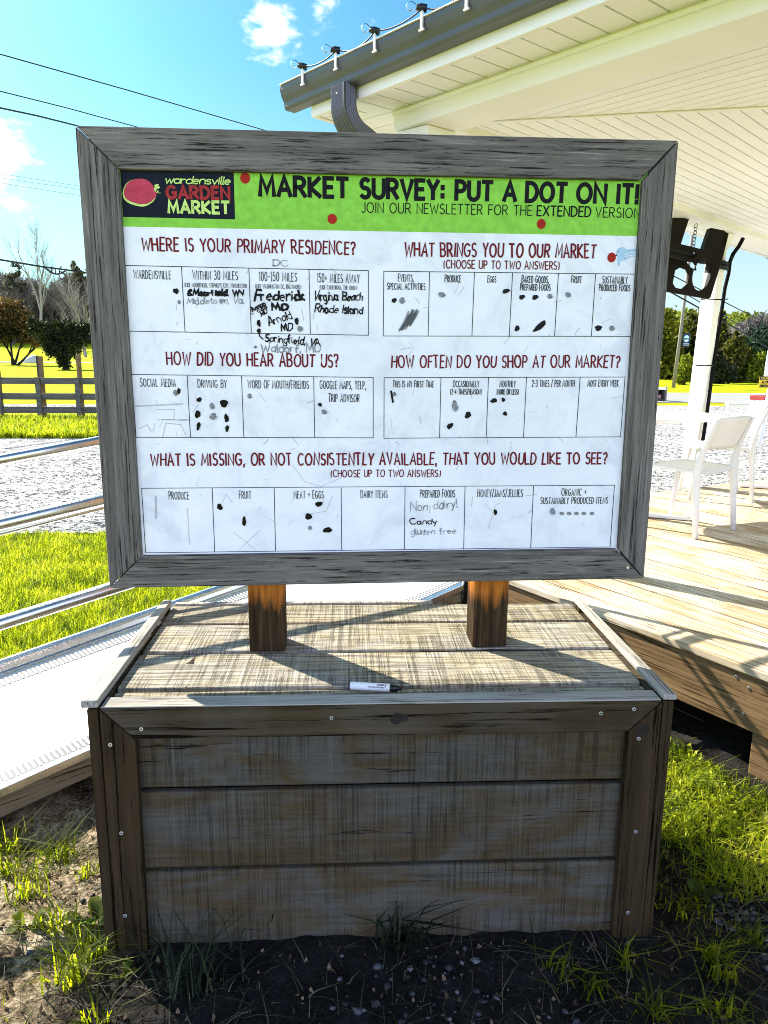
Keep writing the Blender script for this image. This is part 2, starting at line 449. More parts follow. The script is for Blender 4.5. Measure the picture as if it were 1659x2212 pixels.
G = {
    'A': (.66, [[(0, 0), (.33, 1), (.66, 0)], [(.12, .33), (.54, .33)]]),
    'B': (.56, [[(0, .0), (0, 1), (.28, 1)] + arc(.28, .76, .24, .24, 90, -90, 7) + [(0, .52)], [(0, .52), (.3, .52)] + arc(.3, .26, .26, .26, 90, -90, 7) + [(0, 0)]]),
    'C': (.62, [arc(.36, .5, .36, .5, 48, 312, 14)]),
    'D': (.62, [[(0, 0), (0, 1), (.2, 1)] + arc(.2, .5, .42, .5, 90, -90, 12) + [(0, 0)]]),
    'E': (.46, [[(.46, 1), (0, 1), (0, 0), (.46, 0)], [(0, .52), (.4, .52)]]),
    'F': (.44, [[(.44, 1), (0, 1), (0, 0)], [(0, .52), (.38, .52)]]),
    'G': (.68, [arc(.36, .5, .36, .5, 48, 325, 14) + [(.67, .47), (.42, .47)]]),
    'H': (.6, [[(0, 0), (0, 1)], [(.6, 0), (.6, 1)], [(0, .52), (.6, .52)]]),
    'I': (.06, [[(.03, 0), (.03, 1)]]),
    'J': (.36, [[(.36, 1), (.36, .25)] + arc(.17, .22, .19, .22, 0, -160, 7)]),
    'K': (.58, [[(0, 0), (0, 1)], [(.54, 1), (.03, .48), (.58, 0)]]),
    'L': (.42, [[(0, 1), (0, 0), (.42, 0)]]),
    'M': (.76, [[(0, 0), (.08, 1), (.38, .2), (.68, 1), (.76, 0)]]),
    'N': (.6, [[(0, 0), (0, 1), (.6, 0), (.6, 1)]]),
    'O': (.74, [arc(.37, .5, .37, .5, 90, 450, 20)]),
    'P': (.52, [[(0, 0), (0, 1), (.26, 1)] + arc(.26, .73, .26, .27, 90, -90, 7) + [(0, .46)]]),
    'Q': (.74, [arc(.37, .5, .37, .5, 90, 450, 20), [(.45, .22), (.74, -.04)]]),
    'R': (.56, [[(0, 0), (0, 1), (.26, 1)] + arc(.26, .74, .26, .26, 90, -90, 7) + [(0, .48)], [(.24, .48), (.56, 0)]]),
    'S': (.5, [arc(.26, .75, .23, .25, 40, 250, 9) + arc(.25, .26, .25, .26, 80, -145, 9)]),
    'T': (.56, [[(0, 1), (.56, 1)], [(.28, 1), (.28, 0)]]),
    'U': (.6, [[(0, 1), (0, .3)] + arc(.3, .3, .3, .3, 180, 360, 9) + [(.6, 1)]]),
    'V': (.62, [[(0, 1), (.31, 0), (.62, 1)]]),
    'W': (.9, [[(0, 1), (.22, 0), (.45, .8), (.68, 0), (.9, 1)]]),
    'X': (.6, [[(0, 0), (.6, 1)], [(0, 1), (.6, 0)]]),
    'Y': (.58, [[(0, 1), (.29, .48), (.58, 1)], [(.29, .48), (.29, 0)]]),
    'Z': (.54, [[(0, 1), (.54, 1), (0, 0), (.54, 0)]]),
    '0': (.52, [arc(.26, .5, .26, .5, 90, 450, 16)]),
    '1': (.2, [[(0, .82), (.16, 1), (.16, 0)]]),
    '2': (.5, [arc(.25, .74, .24, .26, 170, -30, 8) + [(0, 0), (.5, 0)]]),
    '3': (.5, [arc(.22, .76, .23, .24, 150, -85, 8) + arc(.22, .27, .27, .27, 85, -150, 9)]),
    '4': (.54, [[(.42, 0), (.42, 1), (0, .3), (.54, .3)]]),
    '5': (.5, [[(.46, 1), (.08, 1), (.04, .58)] + arc(.23, .32, .26, .32, 110, -150, 10)]),
    '.': (.06, [[(.03, 0), (.03, .12)]]), ',': (.08, [[(.06, .1), (0, -.16)]]), ':': (.06, [[(.03, .1), (.03, .26)], [(.03, .56), (.03, .72)]]),
    "'": (.06, [[(.03, 1), (.02, .8)]]), '-': (.28, [[(0, .48), (.28, .48)]]), '+': (.4, [[(0, .48), (.4, .48)], [(.2, .26), (.2, .7)]]),
    '/': (.32, [[(0, -.08), (.32, 1.05)]]), '!': (.08, [[(.04, 1), (.04, .32)], [(.04, 0), (.04, .15)]]),
    '?': (.46, [arc(.23, .76, .22, .24, 160, -60, 9) + [(.22, .44), (.22, .28)], [(.22, 0), (.22, .14)]]),
    '(': (.18, [arc(.3, .45, .3, .62, 130, 230, 6)]), ')': (.18, [arc(-.12, .45, .3, .62, 50, -50, 6)]), ' ': (.3, []),
    '&': (.6, [[(.6, 0), (.12, .7)] + arc(.28, .8, .17, .2, 180, 0, 6) + [(.05, .3)] + arc(.25, .22, .22, .22, 170, 350, 7)]),
    'a': (.46, [arc(.22, .3, .22, .3, 60, 400, 12), [(.45, .6), (.44, .08), (.52, 0)]]),
    'b': (.44, [[(0, 1), (0, 0)], arc(.2, .3, .22, .3, 150, -150, 10)]),
    'c': (.4, [arc(.24, .3, .24, .3, 50, 310, 10)]),
    'd': (.46, [arc(.22, .3, .22, .3, 40, 320, 10), [(.45, 1), (.45, 0)]]),
    'e': (.42, [[(.02, .32), (.4, .34)] + arc(.21, .3, .2, .3, 10, 310, 10)]),
    'f': (.36, [arc(.28, .78, .14, .22, 60, 180, 5) + [(.14, 0)], [(0, .56), (.32, .56)]]),
    'g': (.44, [arc(.22, .3, .22, .28, 40, 320, 10), [(.44, .58), (.44, -.2)] + arc(.24, -.2, .2, .2, 0, -150, 6)]),
    'h': (.42, [[(0, 1), (0, 0)], [(0, .36)] + arc(.21, .36, .21, .24, 160, 0, 6) + [(.42, 0)]]),
    'i': (.08, [[(.04, .58), (.04, 0)], [(.04, .74), (.05, .84)]]),
    'k': (.42, [[(0, 1), (0, 0)], [(.38, .6), (.02, .26), (.42, 0)]]),
    'l': (.1, [[(.04, 1), (.04, .06), (.12, 0)]]),
    'm': (.66, [[(0, 0), (0, .6)], [(0, .4)] + arc(.16, .4, .16, .2, 170, 0, 5) + [(.32, 0)], [(.32, .4)] + arc(.48, .4, .16, .2, 170, 0, 5) + [(.64, 0)]]),
    'n': (.42, [[(0, 0), (0, .6)], [(0, .38)] + arc(.2, .38, .2, .22, 165, 0, 6) + [(.4, 0)]]),
    'o': (.44, [arc(.22, .3, .22, .3, 100, 460, 12)]),
    'p': (.44, [[(0, .6), (0, -.35)], arc(.2, .3, .22, .3, 150, -150, 10)]),
    'r': (.3, [[(0, 0), (0, .6)], [(0, .38)] + arc(.18, .36, .17, .22, 160, 50, 5)]),
    's': (.36, [arc(.18, .45, .16, .15, 40, 250, 7) + arc(.17, .16, .17, .16, 80, -140, 7)]),
    't': (.34, [[(.16, .9), (.16, .06), (.3, 0)], [(0, .6), (.34, .6)]]),
    'u': (.42, [[(0, .6), (0, .22)] + arc(.2, .22, .2, .22, 180, 350, 7) + [(.41, .6), (.42, 0)]]),
    'v': (.4, [[(0, .6), (.2, 0), (.4, .6)]]),
    'w': (.58, [[(0, .6), (.14, 0), (.29, .5), (.44, 0), (.58, .6)]]),
    'x': (.4, [[(0, 0), (.4, .6)], [(0, .6), (.4, 0)]]),
    'y': (.42, [[(0, .6), (.21, .06)], [(.42, .6), (.12, -.35)]]),
}


def ribbon(pts, t, taper=0.0):
    P = [np.array(pts[0], float)]
    for q in pts[1:]:
        q = np.array(q, float)
        if np.linalg.norm(q - P[-1]) > 1e-6: P.append(q)
    if len(P) < 2: return None
    closed = np.linalg.norm(P[0] - P[-1]) < 1e-5 and len(P) > 4
    n = len(P); vs = []
    for i in range(n):
        if closed: a = P[i - 1] if i > 0 else P[n - 2]; b = P[(i + 1)] if i < n - 1 else P[1]
        else: a = P[max(i - 1, 0)]; b = P[min(i + 1, n - 1)]
        d1 = unit(P[i] - a) if np.linalg.norm(P[i] - a) > 1e-9 else unit(b - P[i])
        d2 = unit(b - P[i]) if np.linalg.norm(b - P[i]) > 1e-9 else d1
        tn = d1 + d2
        tn = d1 if np.linalg.norm(tn) < 1e-6 else unit(tn)
        k = min(2.2, 1.0 / max(.3, abs(np.dot(tn, d1))))
        nn = np.array((-tn[1], tn[0])) * t * .5 * k
        c = P[i].copy()
        if not closed and i == 0: c = c - d2 * t * .28
        if not closed and i == n - 1: c = c + d1 * t * .28
        w = 1.0
        vs += [c + nn * w, c - nn * w]
    return vs, [(2 * i + 1, 2 * i + 3, 2 * i + 2, 2 * i) for i in range(n - 1)]


def write_text(mb, to3, s, P0, P1, cap, thick, lift, jit=0.0, gap=.2, slant=0.0, smallcaps=1.0, hand=None):
    """write s on the flat face to3(x, y, lift) from baseline point P0 to P1"""
    P0 = np.array(P0, float); P1 = np.array(P1, float)
    ex = unit(P1 - P0); ey = np.array((-ex[1], ex[0])); Lw = np.linalg.norm(P1 - P0)
    run = []; x = 0.0
    first = True
    for ch in s:
        w, st = G[ch]
        sc = 1.0
        if smallcaps < 1 and ch.isalpha() and not first: sc = smallcaps
        run.append((x, st, sc)); x += w * sc + gap
        first = (ch in " (/'-") or (first and not ch.isalpha())
    tot = x - gap; sx = (Lw - thick) / tot
    k = 0
    for (x0, st, sc) in run:
        jy = random.uniform(-jit, jit); js = 1 + random.uniform(-jit, jit) * 1.3; sl_ = slant + random.uniform(-jit, jit) * 2.0; tk = 1 + random.uniform(-jit, jit) * 3.0
        for stroke in st:
            pts = []
            for (px, py) in stroke:
                if jit: px += random.uniform(-jit, jit) * .3; py += random.uniform(-jit, jit) * .3
                yy = (py * sc * js + jy * .4) * cap; xx = (x0 + px * sc) * sx + thick * .5 + yy * sl_
                pts.append(P0 + ex * xx + ey * yy)
            if jit > .1 and len(pts) > 1:
                q = [pts[0]]
                for a_, b_ in zip(pts[:-1], pts[1:]):
                    n_ = 1 + int(np.linalg.norm(b_ - a_) / (cap * .28))
                    q += [a_ + (b_ - a_) * (j / n_) + np.array((random.uniform(-1, 1), random.uniform(-1, 1))) * cap * .035 for j in range(1, n_ + 1)]
                pts = q
            r = ribbon(pts, thick * tk)
            if r is not None and jit > .1:
                vs_ = r[0]
                for j in range(0, len(vs_), 2):
                    m_ = (vs_[j] + vs_[j + 1]) / 2; w_ = random.uniform(.7, 1.3); vs_[j] = m_ + (vs_[j] - m_) * w_; vs_[j + 1] = m_ + (vs_[j + 1] - m_) * w_
            if r is None: continue
            k += 1
            z = lift + .00003 * (k % 14)
            mb.add([to3(p[0], p[1], z) for p in r[0]], r[1])


def blob(mb, to3, c, rx, ry, lift, rot=0, n=16, rough=.14, seed=None):
    r_ = random.Random(seed if seed is not None else int(abs(c[0]) * 1e5 + abs(c[1]) * 7e5))
    ph = [r_.uniform(0, 6.28) for _ in range(3)]
    pts = []
    for i in range(n):
        a = 2 * math.pi * i / n
        q = 1 + rough * (.5 * math.sin(2 * a + ph[0]) + .4 * math.sin(3 * a + ph[1]) + .3 * math.sin(5 * a + ph[2]))
        x, y = rx * q * math.cos(a), ry * q * math.sin(a)
        ca, sa = math.cos(rot), math.sin(rot)
        pts.append(to3(c[0] + x * ca - y * sa, c[1] + x * sa + y * ca, lift))
    mb.add(pts, [tuple(range(n))])


# ------------------------------------------------------------------ palette
M_frame = wood('weathered_grey_timber', (.050, .045, .039), (.27, .253, .230), 0, 1.0, .6, tone=(.12, .11, .098), spec=.08)
M_frame_v = wood('weathered_grey_timber_upright', (.050, .045, .039), (.27, .253, .230), 2, 1.0, .6, tone=(.12, .11, .098), spec=.08)
M_panel = sawn('rough_sawn_dark_timber', ((.036, .035, .030), (.102, .100, .088)), ((.030, .021, .010), (.088, .064, .033)), .50, .30)
M_trim_h = wood('brown_trim_timber', (.012, .008, .004), (.075, .054, .029), 0, .5, .6, tone=(.095, .085, .068), spec=.06)
M_trim_v = wood('brown_trim_timber_upright', (.010, .0065, .003), (.068, .046, .023), 2, .5, .6, tone=(.05, .033, .017), spec=.06)
M_top = sawn('sun_bleached_rough_timber', ((.10, .092, .072), (.37, .355, .315)), ((.12, .095, .055), (.36, .32, .225)), .48, .85, 1, 1.0)
M_cap = wood('sun_bleached_cap_timber', (.2, .19, .165), (.42, .40, .36), 1, .8, .5, tone=(.4, .38, .33))
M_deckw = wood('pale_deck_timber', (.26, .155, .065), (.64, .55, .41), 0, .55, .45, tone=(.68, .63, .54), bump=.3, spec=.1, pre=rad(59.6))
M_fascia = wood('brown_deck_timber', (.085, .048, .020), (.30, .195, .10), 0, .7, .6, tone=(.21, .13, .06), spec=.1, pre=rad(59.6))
M_fence = wood('fence_timber', (.06, .055, .045), (.19, .175, .15), 0, .6, .5)
M_ramp_side = wood('ramp_side_timber', (.12, .085, .045), (.34, .27, .17), 0, .6, .6, tone=(.30, .235, .145), spec=.1, pre=rad(-38))
M_screw = plain('zinc_screw', (.75, .76, .78), .35, .8)
M_black = plain('black_plastic', (.006, .006, .007), .4)
M_cable = plain('black_cable', (.005, .005, .006), .6, 0, .08)
M_wire = plain('power_wire', (.012, .014, .02), .6)
M_white_plastic = plain('white_plastic', (.80, .80, .79), .45, var=.03)
M_table = plain('white_table', (.80, .79, .75), .4, var=.03)
M_white_paint = plain('white_paint', (.88, .88, .87), .45, var=.03, vs=3)
M_cream = plain('cream_vinyl', (.89, .90, .94), .5, var=.03, vs=3)
M_gutter = plain('dark_grey_gutter', (.085, .088, .098), .35, .1, .5, var=.08)
M_roof = plain('grey_roof', (.12, .12, .125), .7)
M_rust = plain('dark_rusty_steel', (.008, .006, .005), .65, .1, .2, var=.5)
M_chain = plain('chain_steel', (.25, .24, .22), .45, .9)


def aluminium():
    t = NT('mill_aluminium', .28, 1.0)
    n = t.noise(t.coord((3, 3, 3)), 2, 5); f = t.noise(t.coord((40, 40, 40)), 2, 3)
    t.color(t.ramp(n, [(.3, (.62, .62, .62)), (.7, (.80, .80, .79))]))
    r = t.n.new('ShaderNodeMapRange'); r.inputs['To Min'].default_value = .16; r.inputs['To Max'].default_value = .42
    t.L(f, r.inputs['Value']); t.L(r.outputs[0], t.b.inputs['Roughness']); return t.m


def ramp_sheet():
    t = NT('ramp_tread_aluminium', .55, .25)
    n = t.noise(t.coord((2, 2, 2)), 2, 6, .65)
    t.color(t.ramp(n, [(.3, (.66, .66, .64)), (.7, (.80, .80, .78))])); return t.m


def post_wood():
    t = NT('stained_post_timber', .8, 0, .05)
    g = t.noise(t.coord((60, 60, 2.2)), 1.4, 8, .7, .2)
    dark = t.ramp(g, [(.3, (.008, .005, .003)), (.55, (.045, .028, .014)), (.75, (.12, .078, .038))])
    orange = t.ramp(g, [(.3, (.20, .055, .008)), (.6, (.48, .17, .028))])
    tc = t.n.new('ShaderNodeTexCoord'); sx = t.n.new('ShaderNodeSeparateXYZ'); t.L(tc.outputs['Object'], sx.inputs[0])
    edge = t.noise(t.coord((45, 45, 5), rnd=False), 1.0, 6, .7)
    m = t.math('ADD', sx.outputs['Z'], t.math('MULTIPLY', edge, .16))
    c = t.mix(t.ramp(t.math('SUBTRACT', m, .02), [(.165, 0.0), (.215, 1.0)]), dark, orange)
    t.color(c); t.bump(g, .35, .003); return t.m


M_alu = aluminium(); M_sheet = ramp_sheet(); M_post = post_wood()


def poster_white():
    t = NT('laminated_white_poster', .42, 0, .2)
    a = t.noise(t.coord((9, 9, 9)), 1.0, 8, .7, .6); b = t.noise(t.coord((2.2, 2.2, 3)), 1.0, 4, .6)
    c = t.ramp(a, [(.34, (.66, .69, .75)), (.5, (.80, .83, .89)), (.62, (.85, .87, .91))])
    c = t.mix(t.ramp(b, [(.40, .4), (.58, 0.0)]), c, (.74, .77, .82))
    t.color(c); return t.m


def ink(name, c, rough=.55, alpha=1.0):
    m = plain(name, c, rough, 0, .10, .15, 60)
    if alpha < 1: m.node_tree.nodes['Principled BSDF'].inputs['Alpha'].default_value = alpha
    return m


M_poster = poster_white()
M_green = ink('lime_green_print', (.235, .56, .065))
M_navy = ink('navy_print', (.006, .010, .020))
M_black_ink = ink('black_print', (.007, .007, .009))
M_label_ink = ink('dark_label_print', (.012, .012, .014))
M_marker = ink('black_marker_ink', (.006, .006, .006), .3)
M_grey_marker = ink('rubbed_grey_marker', (.12, .13, .14), .5, .55)
M_faint = ink('faint_rubbed_marker', (.22, .24, .26), .5, .32)
M_red_head = ink('dark_red_print', (.16, .012, .018))
M_red_dot = ink('red_dot_print', (.36, .02, .012))
M_logo_red = ink('logo_red_print', (.33, .03, .03))
M_melon = ink('strawberry_red_print', (.46, .05, .09))
M_logo_green = ink('logo_pale_green_print', (.52, .72, .20))
M_bird = ink('pale_blue_print', (.40, .58, .74))

# ================================================================== THE SETTING
M_lawn = ground_mat('lawn', [(.16, .20, .008), (.34, .38, .010), (.46, .48, .015)], 1.4, fine=30)


def gravel_mat():
    t = NT('pale_gravel', .95, 0, .03); v = t.coord(rnd=False)
    def cells(sc):
        x = t.n.new('ShaderNodeTexVoronoi'); x.inputs['Scale'].default_value = sc; t.L(v, x.inputs['Vector']); return x
    a, b = cells(26), cells(60)
    sa = t.n.new('ShaderNodeSeparateColor'); t.L(a.outputs['Color'], sa.inputs[0]); sb = t.n.new('ShaderNodeSeparateColor'); t.L(b.outputs['Color'], sb.inputs[0])
    f = t.math('ADD', t.math('MULTIPLY', sa.outputs[0], .5), t.math('MULTIPLY', sb.outputs[0], .5))
    f = t.math('ADD', f, t.math('MULTIPLY', t.math('SUBTRACT', t.noise(v, 1.1, 5, .65), .5), .5))
    t.color(t.ramp(f, [(.22, (.03, .03, .033)), (.38, (.13, .13, .135)), (.46, (.46, .46, .455)), (.75, (.62, .615, .60))]))
    t.bump(b.outputs['Distance'], .8, .02); return t.m


M_gravel = gravel_mat()
M_road = ground_mat('pale_worn_asphalt', [(.26, .26, .26), (.34, .34, .33)], 3, fine=90)


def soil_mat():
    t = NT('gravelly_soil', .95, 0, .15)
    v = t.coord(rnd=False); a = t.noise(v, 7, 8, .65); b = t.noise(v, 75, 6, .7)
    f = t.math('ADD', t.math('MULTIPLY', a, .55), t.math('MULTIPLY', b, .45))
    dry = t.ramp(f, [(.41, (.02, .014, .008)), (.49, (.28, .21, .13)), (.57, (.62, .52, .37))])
    shade_tone = t.ramp(f, [(.36, (.004, .004, .004)), (.5, (.016, .014, .013)), (.68, (.045, .042, .042))])
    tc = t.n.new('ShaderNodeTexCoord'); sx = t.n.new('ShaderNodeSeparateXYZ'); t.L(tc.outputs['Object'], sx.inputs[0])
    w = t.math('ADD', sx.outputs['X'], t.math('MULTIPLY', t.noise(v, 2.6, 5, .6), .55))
    t.color(t.mix(t.ramp(t.math('ADD', w, .25), [(.42, 0.0), (.62, 1.0)]), dry, shade_tone)); t.bump(f, 1.0, .05); return t.m  # pale sunlit tone to dark shade tone, box shade put into the colour


M_soil = soil_mat()
M_dirt = ground_mat('dark_earth', [(.008, .007, .006), (.03, .025, .02)], 5)
M_hill = ground_mat('wooded_hill', [(.03, .045, .012), (.06, .075, .02)], .2, fine=2)
M_mount = ground_mat('far_mountain', [(.05, .07, .09), (.07, .09, .12)], .02, fine=.3)  # distance haze put into the base colour as blue


def fbm(x, y, s):
    return noise.noise(Vector((x * s, y * s, 3.7)))


def ground_z(x, y):
    """height of the terrain: level near the sign, a rise of lawn far behind"""
    d = math.hypot(x, y); z = -.12
    if y > 104:
        k = min(1.0, (y - 104) / 90.0); k = k * k * (3 - 2 * k)
        z += k * (3.6 if x < 20 else 1.0)
    return z


def sheet(name, poly_fn, nu, nv, mat, lift):
    mb = MB()

    def f(u, v):
        x, y = poly_fn(u, v); return (x, y, ground_z(x, y) + lift)
    mb.grid(f, nu, nv); return struct(obj(name, mb, mat))


def gridxy(xs, ys): return lambda u, v: (np.interp(u, np.linspace(0, 1, len(xs)), xs), np.interp(v, np.linspace(0, 1, len(ys)), ys))


sheet('ground', gridxy([-900, -300, -80, -30, -10, 0, 10, 30, 80, 300, 900], [-60, -10, 0, 10, 30, 60, 100, 120, 150, 200, 900, 2200]), 40, 66, M_lawn, -0.03)
# bare soil and gravel around the sign, gently uneven
mb = MB()


def soil(u, v):
    x = -3.2 + 7.6 * u; y = -2.6 + 4.6 * v
    e = min(u, 1 - u, v, 1 - v) * 12
    z = .012 * fbm(x, y, 3.1) + .008 * fbm(x, y, 9) + .004 * fbm(x, y, 23)
    if -1.3 < x < 2.4 and -1.2 < y < 1.3: z += .0075 * fbm(x, y, 37) + .0055 * abs(fbm(x, y, 61)) + .012 * max(0, fbm(x, y, 14) - .1)
    if x < -.02: z += .03 * min(1, -x / .3) * (0.4 + fbm(x, y, 4.0))
    if x > 1.28: z -= .075 * max(0, min(1, (y - .0) / .5))
    dip = 1.35 * max(0.0, min(1.0, (-x - .02) / .30)) * max(0.0, min(1.0, (y - .05) / .5)) + max(0.0, min(1.0, (y - 1.0) / .4)) + max(0, min(1, (x - 2.6) / 1.0)) * .6
    k = min(1, e); return (x, y, (z - .004 - .10 * min(1.32, dip)) * k - .145 * (1 - k))


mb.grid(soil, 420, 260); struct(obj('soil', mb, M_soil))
# gravel drive, then the road beyond the fence
sheet('gravel_drive', lambda u, v: (-40 + 90 * u, np.interp(v, [0, 1], [4.5 + .06 * math.sin(u * 300), 11.3 if (-40 + 90 * u) < 0 else min(20.2, 11.3 + (-40 + 90 * u) * 1.3)])), 260, 20, M_gravel, -0.012)
sheet('gravel_lane', lambda u, v: (-60 + 60 * u, 16.9 + 2.5 * v), 30, 4, M_gravel, -0.012)
sheet('road', lambda u, v: (-2 + 122 * u, 21.3 + 6.0 * v + .02 * (122 * u)), 40, 6, M_road, -0.008)

# wooded hill to the right behind the road, mountain far left painted haze-blue
mb = MB()


def hill_z(x, y):
    k = max(0.0, min(1.0, (y - 90) / 130.0)); k = k * k * (3 - 2 * k)
    e = max(0.0, min(1.0, (x + 60) / 90.0)); k *= e * e * (3 - 2 * e)
    return -.3 + k * (10.0 + 1.5 * math.sin(x * .031 + 1) + .7 * math.sin(x * .09))


def hill(u, v):
    x = -70 + 390 * u; y = 88 + 170 * v; return (x, y, hill_z(x, y))


mb.grid(hill, 40, 16); struct(obj('hill', mb, M_hill))
mb = MB()


def mount(u, v):
    x = -2400 + 2900 * u; y = 2500 + 500 * v
    h = 270 * math.exp(-((x + 1750) / 620) ** 2) + 60 * math.exp(-((x + 500) / 500) ** 2)
    return (x, y, -20 + (h + 30) * (math.sin(math.pi * min(1, v * 1.0)) ** .7 if v > 0 else 0))


mb.grid(mount, 60, 10); struct(obj('mountain', mb, M_mount))

# ================================================================== WOODEN BOX UNDER THE SIGN
BW, BD, BH = 1.251, 0.659, 0.588
box = thing('wooden_box', 'long weathered timber box standing on the soil, planked top, mitred trim on its front', 'wooden box', (BW / 2, BD / 2, 0))


def bx(name, x0, x1, y0, y1, z0, z1, mat, bev=.003, parent=box, **k):
    return obj(name, MB().box(x0, x1, y0, y1, z0, z1), mat, parent, bev, **k)


# dark core added so that gaps between planks read as deep shade
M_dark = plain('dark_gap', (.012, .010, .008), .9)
bx('dark_core', .035, BW - .035, .045, BD - .06, -.02, .36, M_dark, 0)
# three front boards
for z0, z1, x0, x1 in ((.386, .520, .086, BW - .086), (.188, .375, .086, BW - .086), (-.012, .178, .082, BW - .082)):
    bx('front_board', x0, x1, .020, .040, z0, z1, M_panel, .004)
# mitred trim on the front face
TW = .071
p = lambda x, z, y=0.0: (x, y, z)
xl, xr, zt = .026, BW - .026, BH - .004
obj('top_trim', MB().prism([p(xl, zt), p(xr, zt), p(xr - TW, zt - TW), p(xl + TW, zt - TW)], (0, .050, 0)), M_trim_h, box, .003)
obj('side_trim', MB().prism([p(xl, zt - .003), p(xl + TW, zt - TW - .003), p(xl + TW - .004, -.018), p(xl - .002, -.018)], (0, .032, 0)), M_trim_v, box, .003)
obj('side_trim', MB().prism([p(xr, zt - .003), p(xr - TW, zt - TW - .003), p(xr - TW + .004, -.018), p(xr + .002, -.018)], (0, .032, 0)), M_trim_v, box, .003)
M_capx = wood('pale_edge_timber', (.16, .15, .13), (.42, .40, .36), 0, .8, .5, tone=(.40, .38, .33), spec=.1)
obj('trim_edge', MB().box(xl + .003, xr - .003, .002, .048, zt + .0002, zt + .003), M_capx, box, .001)  # thin slab giving the trim a paler top face
# end frames: upright strips seen edge-on, side boards, and raised cap strips
for sgn in (0, 1):
    X = (lambda a, b: (a, b)) if sgn == 0 else (lambda a, b: (BW - b, BW - a))
    a, b = X(.000, .0235); bx('corner_strip', a, b, .001, .075, -.018, BH - .006, M_trim_v, .0025)
    a, b = X(.004, .024); bx('end_board', a, b, .076, BD - .05, .30, BH - .02, M_trim_h, .003)
    bx('end_board', a, b, .076, BD - .05, -.015, .295, M_trim_h, .003)
    bx('corner_strip', a, b, BD - .049, BD, -.018, BH - .006, M_trim_v, .003)
a = [(-.012, .002, BH - .004), (.024, .004, BH - .004), (.028, BD - .002, BH - .004), (.004, BD - .001, BH - .004)]
obj('cap_strip', MB().prism(a, (0, 0, .017)), M_cap, box, .003)
a = [(BW + .006, .002, BH - .004), (BW - .024, .004, BH - .004), (BW - .026, BD, BH - .004), (BW - .004, BD + .004, BH - .004)]
obj('cap_strip', MB().prism(a, (0, 0, .013)), M_cap, box, .003)
# top planks
for y0, y1, dz in ((.056, .0645, -.006), (.0725, .1005, -.004), (.1135, .303, 0), (.320, .505, .001), (.523, .668, 0)):
    if y0 < .06: continue
    obj('top_plank', MB().box(.031 + random.uniform(-.002, .002), BW - .031, y0, y1, .540, BH - .011 + dz), M_top, box, .003)
obj('back_trim', MB().box(.032, .80, .672, .692, .50, BH - .006), M_cap, box, .003)
obj('back_board', MB().box(.03, BW - .03, .6, .62, 0, .53), M_panel, box, .003)
for (u, v) in ((305, 1575), (716, 1551), (1298, 1541), (1370, 1532), (238, 1609), (262, 1800), (270, 1979), (1380, 1596), (1374, 1797), (1357, 1972)):
    q = aty(u, v, -.001); m = MB()
    m.tube([(q[0], .004, q[2]), (q[0], -.0015, q[2])], .0042, 12)
    s_ = obj('screw', m, M_screw, box)
    m = MB(); m.tube([(q[0], -.0012, q[2]), (q[0], -.0019, q[2])], .0019, 6); obj('screw_socket', m, M_black, s_)
# a dark knot in the right trim, and one in the top trim
M_knot = plain('dark_knot', (.012, .009, .006), .8, var=.6, vs=40)
for (u, v, rx, rz) in ((1389, 1577, .013, .016), (862, 1552, .021, .011)):
    q = aty(u, v, -.0006); m = MB(); blob(m, lambda a_, b_, l_: (a_, -.0008, b_), (q[0], q[2]), rx, rz, 0, rough=.3); obj('knot', m, M_knot, box)

# ================================================================== THE SURVEY SIGN
SX, SY, SZ = -.0134, .245, .7683
PSI, TILT = .0255, -.0041
SW, SHT, FW, FT = 1.29, 1.0032, .083, .038
EX = V(math.cos(PSI), math.sin(PSI), -math.sin(TILT)); EZ = V(math.sin(TILT), 0, math.cos(TILT)); EN = V(math.sin(PSI), -math.cos(PSI), 0)
S0 = V(SX, SY, SZ)
PD = .012                                   # the poster lies this far behind the front of the frame


def SP(u, v, out=0.0): return S0 + EX * u + EZ * v + EN * out


def face(a, b, lift): return SP(a, b, -PD + lift)


def s2(u, v, back=PD):
    """where on the poster a point of the photograph lies"""
    d = ray(u, v); o = S0 - EN * back; t = np.dot(o - CAMP, EN) / np.dot(d, EN); q = CAMP + d * t - o
    return np.array((np.dot(q, EX), np.dot(q, EZ)))


sign = thing('survey_sign', 'large market survey board in a grey timber frame on two posts above the box', 'sign', (SX + SW / 2, SY + .08, BH))
g = .0012
fr = [[(0, SHT), (SW, SHT), (SW - FW + .004, SHT - FW), (FW, SHT - FW)],
      [(0, 0), (SW, 0), (SW - FW + .008, FW - .006), (FW - .004, FW - .006)],
      [(0, g), (0, SHT - g), (FW, SHT - FW - g), (FW - .004, FW - .006 + g)],
      [(SW, g), (SW, SHT - g), (SW - FW + .008, SHT - FW - g), (SW - FW + .012, FW - .006 + g)]]
for i, q in enumerate(fr):
    if i == 2: q = [(a - .001 if k < 2 else a - .0012, b) for k, (a, b) in enumerate(q)]
    if i == 3: q = [(a + .001 if k < 2 else a + .0012, b) for k, (a, b) in enumerate(q)]
    obj('frame_board', MB().prism([SP(a, b) for a, b in q], -EN * FT), M_frame if i < 2 else M_frame_v, sign, .003)
obj('backing_panel', MB().prism([SP(a, b, -.018) for a, b in ((.02, .02), (SW - .02, .02), (SW - .02, SHT - .02), (.02, SHT - .02))], -EN * .030), M_fence, sign, .001)
for px_ in (.2982, .8637):
    o = V(px_, SY + .060 + (px_ - SX) * math.sin(PSI), BH - .012)
    obj('post', MB().obox(o, EX * .089, -EN * .089, V(0, 0, .95)), M_post, sign, .004)
q = s2(1356, 1226, 0); m = MB(); m.tube([SP(q[0], q[1], -.002), SP(q[0], q[1], .0012)], .004, 10); obj('screw', m, M_screw, sign)

